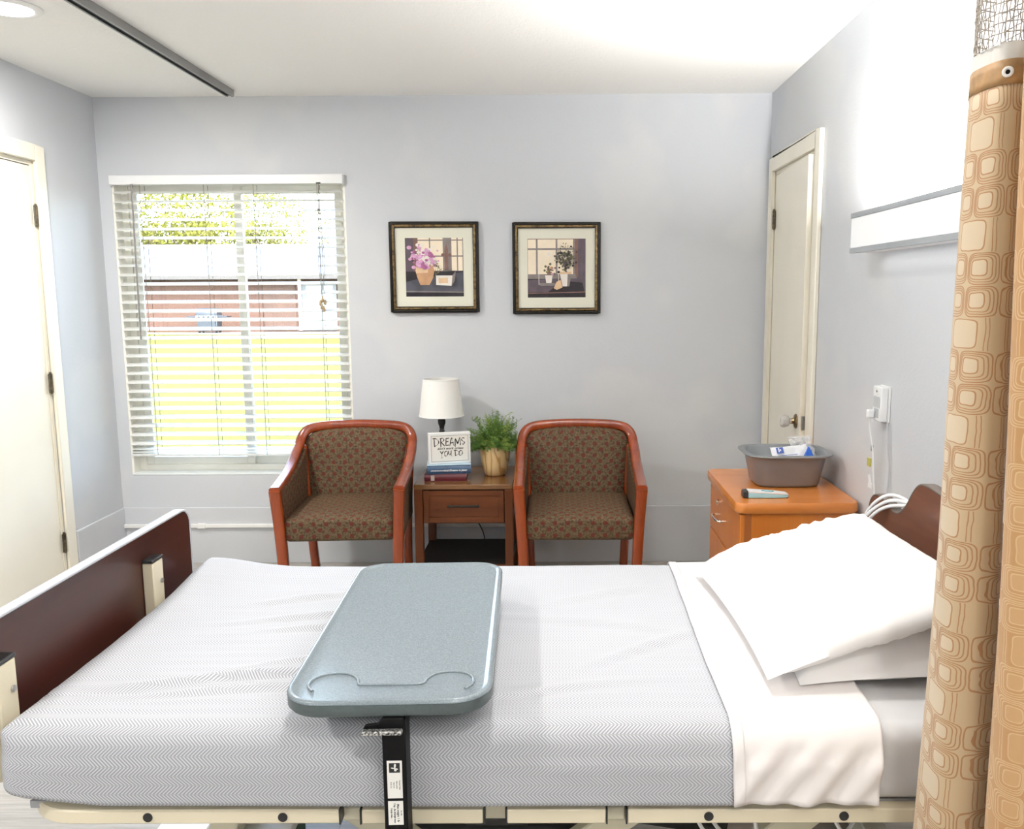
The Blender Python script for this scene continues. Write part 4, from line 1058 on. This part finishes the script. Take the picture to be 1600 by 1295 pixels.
bk_ = drape(MX0, .318, .10, .0075, .141, .13, 190, 150, .003, edge=bedge).build('blanket', herring(), smooth=80, solid=.0025)
tag(bk_, 'light grey herringbone blanket spread over the bed from the foot', 'blanket')
def shf(x, zy): return .007 * sin(x * 55 + 3 * zy * 8) * (.5 + .5 * nz(x * 14, 3.3)) + .004 * sin((x + zy * .8) * 95)
def sedge(a, u):
    return (.006 * sin(a * 4) + .012 * clamp(-a, 0, .5)) * (1 - u) + u * (.010 * sin(a * 6 + 1) - .02 * clamp((-a - .45) / .2))
fs = drape(.302, .575, None, .0150, .143, .12, 60, 130, .002, edge=sedge, folds=shf)
fso = fs.build('flat_sheet', M_sheet, smooth=80, solid=.0022)
tag(fso, 'white flat sheet folded down over the top edge of the herringbone blanket', 'sheet')
pip = drape(.303, .322, None, .0168, .142, .119, 6, 130, .002, edge=lambda a, u: .006 * sin(a * 4) + .012 * clamp(-a, 0, .5), folds=shf)
pip.build('hem_band', M_sheet, fso, smooth=80, solid=.0012)

def pillow(name, label, a, b, T, M, seed, wr=.010, droop=.0):
    m = MB(); N = 44
    for sg in (1, -1):
        def f(u, v):
            p, q = 2 * u - 1, 2 * v - 1
            e = (max(0, 1 - abs(p) ** 2.6) ** .62) * (max(0, 1 - abs(q) ** 2.6) ** .62)
            x = a / 2 * p * (1 - .055 * (1 - q * q)); y = b / 2 * q * (1 - .055 * (1 - p * p))
            ed = clamp(1 - max(abs(p), abs(q)) ** 6); mm_ = max(abs(p), abs(q))
            z = sg * T / 2 * e + wr * (nz(p * 2.2 + seed, q * 2.2, seed) * .8 + nz(p * 6 + seed, q * 5, 1.7) * .35) * (e ** .5)
            rad = math.atan2(q, p); rim = math.exp(-((max(abs(p), abs(q)) - .82) / .14) ** 2)
            z += .35 * wr * sin(rad * 34 + 4 * nz(p * 3, q * 3, seed)) * rim * ed
            z -= droop * T * mm_ ** 3
            return M @ Vector((x, y, z))
        m.grid(N, N, f)
    o = m.build(name, M_pillow, smooth=80); tag(o, label, 'pillow', 'pillows stacked at the bed head'); return o
def basis(o, ex, ey):
    ex = Vector(ex).normalized(); ey = Vector(ey); ey = (ey - ex * ey.dot(ex)).normalized(); ez = ex.cross(ey)
    M = Matrix.Identity(4)
    for i in range(3): M[i][0], M[i][1], M[i][2], M[i][3] = ex[i], ey[i], ez[i], o[i]
    return M
pillow('pillow', 'lower white pillow, half hidden under the other pillow by the headboard', .395, .64, .115, basis((.662, 1.855, .772), (1, -.03, .05), (0.02, 1, 0)), 2, .006, .44)
pillow('pillow', 'upper white pillow tilted on top of the other pillow by the headboard', .465, .665, .145, basis((.588, 1.845, .822), (1, .05, .31), (.0, 1, .01)), 9, .015, .10)

# white hoses looped over the headboard
for k, (dx, dy, lb) in enumerate(((0, 0, 'front'), (-.010, .014, 'middle'), (.006, .030, 'rear'))):
    pts = spline([(.800 + dx, 2.39 + dy, .60), (.815 + dx, 2.375 + dy, .74), (.832 + dx, 2.30 + dy, .805), (.853, 2.23 + dy, .872 + .007 * k), (.886, 2.185 + dy * 1.1, .8965 + .010 * k), (.926, 2.14 + dy, .890), (.955, 2.11 + dy, .80), (.97, 2.11 + dy, .55)], 8)
    o = MB().tube(pts, .0046, 10).build('white_hose', M_whiteplastic)
    tag(o, 'white hose looped over the far dip of the headboard, %s of three' % lb, 'hose', 'white hoses over the headboard')

# ------------------------------------------------------------------ overbed table
M_tab = NT('blue grey moulded plastic'); _t = M_tab; _co = _t.coord('Object')
_t.bsdf(_t.ramp(_t.noise(_co, 420, 2), [(.35, (.150, .182, .203, 1)), (.65, (.205, .242, .266, 1))]), .22, 0, _t.bump(_t.noise(_co, 500, 2), .25, .0006), .5); M_tab = M_tab.m
M_tab_shade = plain('blue grey table shaded edge', (.075, .098, .100, 1), .35, var=.08, scale=200)  # same plastic as the top; shade on the rim painted into the colour
ot = thing('overbed_table', 'blue grey rolling overbed table reaching over the bed on a black post', 'table', (-.296, 1.692, 0), math.radians(1.9))
TW, TL, TZ = .348, .735, .790
def rl(i, z, r): return [(x, y, z) for x, y in rrect(TW - 2 * i, TL - 2 * i, r, 8)]
m = MB(); m.loft([rl(.010, TZ - .007, .058), rl(.0, TZ - .0065, .068), rl(.0012, TZ - .003, .067), rl(.004, TZ - .0006, .064), rl(.007, TZ, .061), rl(.010, TZ - .0012, .058), rl(.0125, TZ - .004, .0555)], True, False)
m.loft([rl(.0125, TZ - .004, .0555), rl(.016, TZ - .0055, .052)], False, True)
tp_ = m.build('table_top', M_tab, ot, smooth=50)
m = MB(); m.loft([rl(.014, TZ - .030, .056), rl(.004, TZ - .0285, .064), rl(.0005, TZ - .024, .0675), rl(.0004, TZ - .0072, .0676)]); m.build('shaded_edge', M_tab_shade, tp_, smooth=50)
half_ = [(.128, -.318), (.140, -.298), (.138, -.272), (.120, -.254), (.094, -.250), (.072, -.258), (.060, -.276), (.056, -.292), (.046, -.297), (.0, -.298)]
pts = [(x, y, TZ - .005) for x, y in half_] + [(-x, y, TZ - .005) for x, y in reversed(half_[:-1])]
m = MB(); m.tube(spline(pts, 5), .0028, 8); m.build('cup_ridge', M_tab, tp_, smooth=60)
pt_x, pt_y = .012, -.332                                     # post centre, local
m = MB(); m.box(pt_x - .0195, pt_x + .0195, pt_y - .027, pt_y + .027, .10, .752); post = m.build('post', M_black, ot, bevel=.003)
m = MB(); m.box(pt_x - .0235, pt_x + .0235, pt_y - .031, pt_y + .031, .06, .40); m.build('post_sleeve', M_black, ot, bevel=.003)
m = MB(); m.box(-.06, .06, -.33, .12, .752, .7595); m.build('top_bracket', M_black, ot, bevel=.002)
m = MB(); m.prism([(-.036, .742), (-.032, .748), (-.012, .750), (-.006, .757), (-.004, .7595), (.030, .7595), (.030, .735), (-.036, .735)], lambda x, z: (x, pt_y - .034, z), lambda x, z: (x, pt_y - .0275, z))
lv = m.build('height_lever', M_black, ot, bevel=.002)
mm = NT('rough cast lever grip'); c_ = mm.ramp(mm.noise(mm.coord('Object'), 260, 3), [(.42, (.06, .06, .06, 1)), (.6, (.62, .62, .60, 1))]); mm.bsdf(c_, .35, .6, mm.bump(mm.noise(mm.coord('Object'), 260, 3), .6, .003))
m = MB(); m.box(-.038, .029, pt_y - .046, pt_y - .034, .7345, .742); m.build('lever_grip', mm.m, lv, bevel=.002)
m = MB(); m.box(pt_x + .010, pt_x + .016, pt_y - .0278, pt_y - .020, .752, .758); m.build('lever_pin', M_brass, lv)
fy = pt_y - .0272
M_label = plain('white sticker', (.80, .79, .75, 1), .5, var=.02)
for (z0, z1, kind) in ((.614, .681, 0), (.566, .609, 1)):
    m = MB(); m.box(pt_x - .0125, pt_x + .0125, fy - .0006, fy - .0001, z0, z1); st_ = m.build('sticker', M_label, post, smooth=0)
    m = MB(); y_ = fy - .0008
    RT = Matrix.Translation((0, y_, 0)) @ Matrix.Rotation(PI / 2, 4, 'X') @ Matrix.Rotation(-PI / 2, 4, 'Z')
    def vt(txt, x, z, s): text_mesh(txt, s, Matrix.Translation((x, 0, z)) @ RT, m)
    if kind == 0:
        m.box(pt_x - .009, pt_x + .009, y_, y_ + .0002, z1 - .021, z1 - .004)
        for i, s in enumerate((.0028, .0026, .0024, .0024)): vt(('Overbed Table', 'Mesa puente', 'Table de lit', 'Model  Lot')[i], pt_x + .008 - .0048 * i, z0 + .024, s)
        m.build('sticker_print', M_blackplastic, st_, smooth=0, weld=False, recalc=False)
        m = MB()
        for an, ln_, wd in ((84, .0088, .0021), (168, .0066, .0013), (290, .0050, .0026), (345, .0058, .0014)):
            a = math.radians(an); d = Vector((cos(a), 0, sin(a))); n = Vector((-sin(a), 0, cos(a))); c0 = Vector((pt_x + .0004, y_ - .0002, z1 - .0136))
            m.poly([c0 + d * ln_ * (.5 - .5 * cos(2 * PI * k / 14)) + n * wd * sin(2 * PI * k / 14) * (.6 + .4 * (.5 - .5 * cos(2 * PI * k / 14))) for k in range(14)])
        m.build('emblem', M_label, st_, smooth=0, recalc=False)
    else:
        vt('Max weight 1 lb', pt_x + .004, (z0 + z1) / 2, .0050); vt('Cap. de charge max', pt_x - .0015, (z0 + z1) / 2, .0044); vt('Carga max.', pt_x - .0068, (z0 + z1) / 2, .0040); vt('No. 000', pt_x + .0092, (z0 + z1) / 2, .0028)
        m.build('sticker_print', M_blackplastic, st_, smooth=0, weld=False, recalc=False)
m = MB(); m.box(pt_x - .20, pt_x + .20, pt_y - .02, pt_y + .02, .045, .075).box(pt_x - .20, pt_x - .16, pt_y + .02, pt_y + .62, .045, .075).box(pt_x + .16, pt_x + .20, pt_y + .02, pt_y + .62, .045, .075)
m.build('base', M_black, ot, bevel=.004)
for x in (pt_x - .18, pt_x + .18):
    for y in (pt_y, pt_y + .59):
        m = MB(); m.cyl((x - .009, y, .021), (x + .009, y, .021), .021, 18); m.box(x - .012, x + .012, y - .006, y + .006, .03, .045); m.build('caster', M_blackplastic, ot)

# ------------------------------------------------------------------ overbed wall light
def wall_light(yc, lab):
    wl = thing('overbed_light', lab, 'wall light', (XR, yc, 1.642))
    LY0, LY1 = -.60, .615
    m = MB(); m.box(-.012, -.0005, LY0, LY1, -.06, .06).box(-.094, -.012, LY0, LY0 + .004, -.064, .060).box(-.094, -.012, LY1 - .004, LY1, -.064, .060).box(-.088, -.012, LY0 + .004, LY1 - .004, -.064, -.061)
    m.build('housing', M_white, wl, bevel=.001)
    m = MB(); m.box(-.0985, -.090, LY0, LY1, -.0498, .0498); m.build('diffuser', plain('lit diffuser', (.86, .88, .90, 1), .35, var=.01, emis=(.95, .98, 1, 1), estr=.10), wl, bevel=.002)
    M_gtrim = plain('grey light trim', (.30, .32, .34, 1), .4)
    m = MB(); m.box(-.1005, -.086, LY0 - .001, LY1 + .001, .050, .066); m.build('upper_trim', M_gtrim, wl)
    m = MB(); m.box(-.1005, -.086, LY0 - .001, LY1 + .001, -.066, -.050); m.build('lower_trim', M_gtrim, wl)
    m = MB(); m.cyl((-.05, LY0 + .02, .035), (-.05, LY1 - .02, .035), .013, 16); m.build('light_tube', plain('lit tube', (.9, .9, .9, 1), .4, emis=(1, .99, .97, 1), estr=6), wl)
    L = bpy.data.lights.new('overbed_lamp', 'AREA'); L.shape = 'RECTANGLE'; L.size = .06; L.size_y = 1.14; L.energy = 85; L.color = (1, .985, .96)
    o = bpy.data.objects.new('overbed_lamp', L); COL.objects.link(o); o.location = (XR - .052, yc + .007, 1.642 + .055); o.rotation_euler = (0, PI, 0)
    L2 = bpy.data.lights.new('overbed_lamp_down', 'AREA'); L2.shape = 'RECTANGLE'; L2.size = .05; L2.size_y = 1.14; L2.energy = .5; L2.color = (1, .985, .96)
    o = bpy.data.objects.new('overbed_lamp_down', L2); COL.objects.link(o); o.location = (XR - .052, yc + .007, 1.642 - .067)
wall_light(2.36, 'long white wall light glowing above the bed head')
wall_light(-.95, 'added unseen wall light for fill on the right wall behind the viewer')  # unseen second fixture, added to lift the ceiling and the fill

# nurse call station and its cords
nc = thing('nurse_call_station', 'small white wall call station with a plug beside the bed head', 'call station', (XR, 2.845, 1.078))
m = MB(); m.box(-.008, -.0004, -.040, .040, -.060, .060); m.build('back_plate', M_white, nc, bevel=.002)
m = MB(); m.box(-.032, -.0085, -.038, .038, -.058, .058); bd = m.build('body', M_whiteplastic, nc, bevel=.004, seg=3)
m = MB(); m.box(-.0335, -.0322, -.029, .029, -.012, .024); m.build('grey_panel', plain('light grey panel', (.52, .54, .55, 1), .5), bd)
m = MB(); m.cyl((-.0322, 0, .042), (-.0340, 0, .042), .013, 24); bt = m.build('call_button', M_white, bd)
m = MB(); m.box(-.0344, -.0340, -.003, .003, .038, .046).box(-.0344, -.0340, -.009, -.003, .0415, .0432); m.build('symbol', plain('green black print', (.02, .05, .05, 1), .5), bt, smooth=0)
m = MB(); m.box(-.0336, -.0322, -.018, .018, -.046, -.016); m.build('socket', plain('grey socket', (.40, .42, .44, 1), .5), bd)
cc = thing('call_cord', 'thin white call cord plugged into the wall call station', 'cord', (XR, 2.86, 1.045))
m = MB(); m.box(-.058, -.034, -.010, .010, -.016, .012); m.build('plug', M_whiteplastic, cc, bevel=.004)
m = MB(); m.tube(spline([(-.046, 0, -.014), (-.044, .002, -.06), (-.036, -.012, -.13), (-.034, -.02, -.2), (-.032, -.03, -.27), (-.035, -.035, -.36), (-.06, -.04, -.5)], 8), .0024, 8); m.build('cable', M_whiteplastic, cc)
m = MB(); m.box(-.040, -.034, -.009, -.001, -.128, -.108); m.build('strain_relief', plain('grey relief', (.2, .22, .22, 1), .5), cc)
m = MB(); m.box(-.042, -.037, -.006, .022, -.183, -.155); m.build('tag', plain('olive yellow tag', (.46, .42, .10, 1), .5), cc)
m = MB(); m.prism([(-.02, -.255), (.012, -.255), (.006, -.232), (.016, -.215), (.008, -.212), (-.006, -.238), (-.018, -.24)], lambda y, z: (-.040, y, z), lambda y, z: (-.034, y, z)); m.build('clip', M_whiteplastic, cc)
gc = MB().tube(spline([(XR - .012, 2.795, 1.020), (XR - .012, 2.785, .95), (XR - .008, 2.775, .87), (XR - .012, 2.77, .80), (XR - .02, 2.76, .70), (XR - .03, 2.76, .5)], 8), .0028, 8).build('power_cord', plain('grey cord', (.45, .45, .48, 1), .5))
tag(gc, 'thin grey cord running down the wall from the right side of the call station', 'cord')
fl = MB().tube(spline([(.60, 3.62, .20), (.585, 3.615, .12), (.565, 3.60, .04), (.54, 3.58, .006), (.45, 3.5, .005)], 8), .004, 8).build('floor_cord', M_whiteplastic)
tag(fl, 'short white cord on the floor beside the bedside cabinet', 'cord')

# ------------------------------------------------------------------ cubicle curtains
def curtain_mat(name, base, line, cen, cw, chh, seed, lw=.030):
    t = NT(name); uv = t.coord('UV'); x, y, _ = t.sep(uv)
    nv = t.n('ShaderNodeTexNoise'); nv.inputs['Scale'].default_value = 38; nv.inputs['Detail'].default_value = 1.5; t.l(uv, nv.inputs['Vector'])
    nx, ny, _n = t.sep(nv.outputs[1])
    X = t.math('ADD', t.math('DIVIDE', x, cw), t.math('MULTIPLY', t.math('SUBTRACT', nx, .5), .10))
    Y = t.math('ADD', t.math('DIVIDE', y, chh), t.math('MULTIPLY', t.math('SUBTRACT', ny, .5), .10))
    row = t.math('FLOOR', Y); r3 = t.math('MODULO', t.math('ADD', row, 300), 3)
    single = t.math('LESS_THAN', r3, .5)
    # nested squares leaning towards their neighbour, mirrored in pairs
    fx = t.math('SUBTRACT', t.math('FRACT', X), .5); fy = t.math('SUBTRACT', t.math('FRACT', Y), .5)
    mir = t.math('SUBTRACT', t.math('MULTIPLY', t.math('LESS_THAN', t.math('FRACT', t.math('MULTIPLY', X, .5)), .5), 2), 1)
    fxm = t.math('MULTIPLY', fx, mir)
    def rr(ax, ay, p=4.5): return t.math('POWER', t.math('ADD', t.math('POWER', t.math('ABSOLUTE', ax), p), t.math('POWER', t.math('ABSOLUTE', ay), p)), 1 / p)
    def ln(d, r, w): return t.math('LESS_THAN', t.math('ABSOLUTE', t.math('SUBTRACT', d, r)), w)
    L1 = None
    for sh_, r, w in ((.00, .465, lw * .55), (.03, .40, lw * .5), (.06, .335, lw * .5), (.10, .235, lw * .6)):
        q = ln(rr(t.math('SUBTRACT', fxm, sh_), t.math('SUBTRACT', fy, sh_ * .3)), r, w)
        L1 = q if L1 is None else t.math('MAXIMUM', L1, q)
    d1 = rr(t.math('SUBTRACT', fxm, .10), t.math('SUBTRACT', fy, .03)); c1 = t.math('LESS_THAN', d1, .22)
    fx2 = t.math('SUBTRACT', t.math('FRACT', t.math('ADD', t.math('MULTIPLY', X, .5), .0)), .5)
    d2 = rr(t.math('MULTIPLY', fx2, 1.75), fy, 6); L2_ = t.math('MAXIMUM', ln(d2, .45, lw * .55), t.math('MAXIMUM', ln(t.math('ABSOLUTE', fx2), .36, lw * .22), ln(t.math('ABSOLUTE', fx2), .41, lw * .2))); c2 = t.math('LESS_THAN', d2, .43)
    Lm = t.math('ADD', t.math('MULTIPLY', single, L2_), t.math('MULTIPLY', t.math('SUBTRACT', 1, single), L1))
    Cm = t.math('ADD', t.math('MULTIPLY', single, c2), t.math('MULTIPLY', t.math('SUBTRACT', 1, single), c1))
    b0 = t.mix(t.math('MULTIPLY', Cm, .75), base, cen)
    b1 = t.mix(t.math('MULTIPLY', Lm, .85), b0, line)
    wv = t.noise(t.mapping(uv, (900, 300, 1)), 1, 1)
    bs_ = t.bsdf(b1, .72, 0, t.bump(t.math('ADD', wv, t.math('MULTIPLY', Lm, 1.5)), .2, .0008), .25, 0, .2)
    tl = t.n('ShaderNodeBsdfTranslucent'); t.l(b1, tl.inputs[0]); mx = t.n('ShaderNodeMixShader'); mx.inputs[0].default_value = .12
    t.l(bs_.outputs[0], mx.inputs[1]); t.l(tl.outputs[0], mx.inputs[2]); t.l(mx.outputs[0], t.out.inputs[0]); return t.m
M_cur = curtain_mat('tan squares curtain', (.53, .40, .25, 1), (.36, .175, .075, 1), (.61, .50, .355, 1), .047, .0455, 0)
M_cur2 = curtain_mat('orange squares curtain', (.48, .27, .115, 1), (.62, .43, .24, 1), (.55, .34, .165, 1), .047, .0455, 5)
M_band = plain('tan heading tape', (.32, .18, .07, 1), .6, var=.25, scale=50)
M_net = plain('beige curtain net', (.40, .36, .31, 1), .7)
M_nhem = plain('white net hem', (.62, .60, .56, 1), .7)
ZC0, ZC1, ZC2 = .06, 1.752, 2.40
def plan(pts, k=8):
    P = spline([(a, b, 0) for a, b in pts], k); S_ = [0]
    for i in range(1, len(P)): S_.append(S_[-1] + (P[i] - P[i - 1]).length)
    return P, S_
def curtain(label, pts, mat, ax, flare, ztop, uoff=0.0, sh=-.016, ay=1.22):
    t = thing('privacy_curtain', label, 'curtain', (ax, ay, 0), 0, 'cubicle curtains at the bed head')
    P, SS = plan(pts); n = len(P) - 1
    def at_(i, z):
        k = clamp((ztop - z) / 1.15, 0, 1.3); p = P[i]
        x = (p.x - ax) * (1 + flare * k) + sh * k * (1 if p.x < ax or sh > 0 else 0) + .003 * sin(z * 5 + i * .2) ; y = (p.y - ay) * (1 + .12 * k)
        return (x, y, z)
    def surf(z0, z1, nz_, o=0.0):
        m = MB(); m.grid(n, nz_, lambda u, v: at_(round(u * n), lerp(z0, z1(u) if callable(z1) else z1, v)), 0, lambda u, v: (SS[round(u * n)] + uoff, lerp(z0, z1(u) if callable(z1) else z1, v)))
        return m
    zt = lambda u: ztop - .030
    c = surf(ZC0, zt, 60).build('curtain_fabric', mat, t, smooth=80)
    q = c.modifiers.new('Solidify', 'SOLIDIFY'); q.thickness = .0012; q.offset = 0
    b = surf(ztop - .032, ztop, 3).build('heading_tape', M_band, t, smooth=80)
    q = b.modifiers.new('Solidify', 'SOLIDIFY'); q.thickness = .003; q.offset = 0
    nb = surf(ztop, ztop + .022, 2).build('net_hem', M_net, t, smooth=80)
    nb.data.materials[0] = M_nhem
    m = MB(); k_ = max(1, int(SS[-1] / .0095)); 
    def f(u, v):
        s = u * SS[-1]; i = max(j for j in range(len(SS)) if SS[j] <= s + 1e-9); i = min(i, n - 1); w = (s - SS[i]) / max(1e-6, SS[i + 1] - SS[i]); p = P[i].lerp(P[i + 1], w)
        z = lerp(ztop + .022, ZC2, v)
        hx = .0016 * sin(z * 300 + (round(u * k_) % 2) * PI)
        return (p.x - ax + hx, p.y - ay, z)
    m.grid(k_, 48, f)
    nt = m.build('net_top', M_net, t, smooth=0); q = nt.modifiers.new('Wireframe', 'WIREFRAME'); q.thickness = .0019; q.use_replace = True
    return t, at_, n, P, SS
P1 = [(.646, 1.335), (.616, 1.32), (.592, 1.275), (.586, 1.235), (.593, 1.205), (.612, 1.193), (.628, 1.197), (.640, 1.215), (.642, 1.25), (.640, 1.30)]
c1, at1, n1, PP1, SS1 = curtain('tan privacy curtain with brown nested squares hanging in front of the bed head', P1, M_cur, .612, .34, 1.752, .012, -.012)
P2 = [(.626, 1.150), (.600, 1.142), (.585, 1.118), (.588, 1.092), (.612, 1.080), (.652, 1.088), (.664, 1.125), (.680, 1.150), (.696, 1.125), (.706, 1.088), (.735, 1.078), (.765, 1.09), (.775, 1.14), (.795, 1.15), (.81, 1.10), (.84, 1.08), (.87, 1.1), (.89, 1.15), (.92, 1.13), (.95, 1.09)]
c2, at2, n2, PP2, SS2 = curtain('orange tan privacy curtain showing its paler lined reverse at the right edge', P2, M_cur2, .72, .06, 1.762, .03, .026, 1.115)
# grommet in the heading tape of the first curtain
gi = min(range(len(PP1)), key=lambda i: (PP1[i] - Vector((.602, 1.197, 0))).length)
g0 = Vector(at1(gi, 1.752 - .017)); tn = (Vector(at1(gi + 1, 1.735)) - Vector(at1(gi - 1, 1.735))).normalized(); nn = Vector((tn.y, -tn.x, 0))
if nn.y > 0: nn = -nn
def ringpts(r, o): return [g0 + nn * o + tn * r * cos(2 * PI * k / 24) + Vector((0, 0, 1)) * r * sin(2 * PI * k / 24) for k in range(24)]
m = MB(); m.tube(ringpts(.0052, .003), .0022, 8, closed=True); gm = m.build('grommet', M_white, c1)
m = MB(); m.tube([g0 + nn * .0016, g0 + nn * .0028], .0042, 16); m.build('grommet_hole', M_black, gm)
for c_, xs, dy_ in ((c1, (-.015, .02), 0), (c2, (-.04, .05, .15), .105)):
    for x in xs:
        m = MB(); m.tube(spline([(x, .012 - .5 * dy_, 2.38), (x, .009 + dy_, 2.396), (x, .009 + dy_, 2.408), (x, .009 + dy_, 2.425)], 4), .0015, 6); m.build('track_hook', M_white, c_)

# ------------------------------------------------------------------ world, sun, camera
w = bpy.data.worlds.new('sky'); S.world = w; w.use_nodes = True; nt_ = w.node_tree; nt_.nodes.clear()
ow = nt_.nodes.new('ShaderNodeOutputWorld'); bg_ = nt_.nodes.new('ShaderNodeBackground'); sk = nt_.nodes.new('ShaderNodeTexSky')
sk.sky_type = 'NISHITA'; sk.sun_disc = False; sk.sun_elevation = math.radians(48); sk.sun_rotation = math.radians(150); sk.air_density = 1.0; sk.dust_density = 2.5
mxw = nt_.nodes.new('ShaderNodeMix'); mxw.data_type = 'RGBA'; mxw.inputs[0].default_value = .6; mxw.inputs[7].default_value = (.5, .52, .55, 1)
nt_.links.new(sk.outputs[0], mxw.inputs[6]); nt_.links.new(mxw.outputs[2], bg_.inputs[0]); bg_.inputs[1].default_value = 9.0; nt_.links.new(bg_.outputs[0], ow.inputs[0])
sl = bpy.data.lights.new('sun', 'SUN'); sl.energy = 4.0; sl.angle = .01; sl.color = (1, .95, .85)
so = bpy.data.objects.new('sun', sl); COL.objects.link(so); so.rotation_euler = (math.radians(46), 0, math.radians(28)); so.location = (0, -5, 20)
pl_ = bpy.data.lights.new('window_portal', 'AREA'); pl_.shape = 'RECTANGLE'; pl_.size = WX1 - WX0; pl_.size_y = WZ1 - WZ0; pl_.cycles.is_portal = True
po = bpy.data.objects.new('window_portal', pl_); COL.objects.link(po); po.location = ((WX0 + WX1) / 2, D + TH + .01, (WZ0 + WZ1) / 2); po.rotation_euler = (-PI / 2, 0, 0)

F, PX, PY = 1345.0, 863.5, 647.5
p_, y_, r_ = [math.radians(a) for a in (-8.03, .27, .29)]
f_ = Vector((-sin(y_) * cos(p_), cos(y_) * cos(p_), sin(p_))); r0 = Vector((cos(y_), sin(y_), 0)); u0 = r0.cross(f_)
Rv = (cos(r_) * r0 - sin(r_) * u0).normalized(); Uv = Rv.cross(f_)
cd = bpy.data.cameras.new('camera'); cam = bpy.data.objects.new('camera', cd); COL.objects.link(cam)
Mc = Matrix.Identity(4)
for i in range(3): Mc[i][0], Mc[i][1], Mc[i][2] = Rv[i], Uv[i], -f_[i]
Mc[0][3], Mc[1][3], Mc[2][3] = 0, 0, 1.448
cam.matrix_world = Mc
cd.sensor_fit = 'HORIZONTAL'; cd.sensor_width = 36; cd.lens = F / 1600 * 36; cd.shift_x = -(PX - 800) / 1600; cd.shift_y = 0; cd.clip_start = .02; cd.clip_end = 300
S.camera = cam
S.view_settings.view_transform = 'Standard'; S.view_settings.look = 'None'; S.view_settings.gamma = 1; S.view_settings.use_curve_mapping = False
S.view_settings.exposure = 0.10
S.cycles.use_denoising = True; S.cycles.max_bounces = 14; S.cycles.diffuse_bounces = 7; S.cycles.transparent_max_bounces = 16; S.cycles.sample_clamp_indirect = 6; S.cycles.caustics_reflective = False; S.cycles.caustics_refractive = False
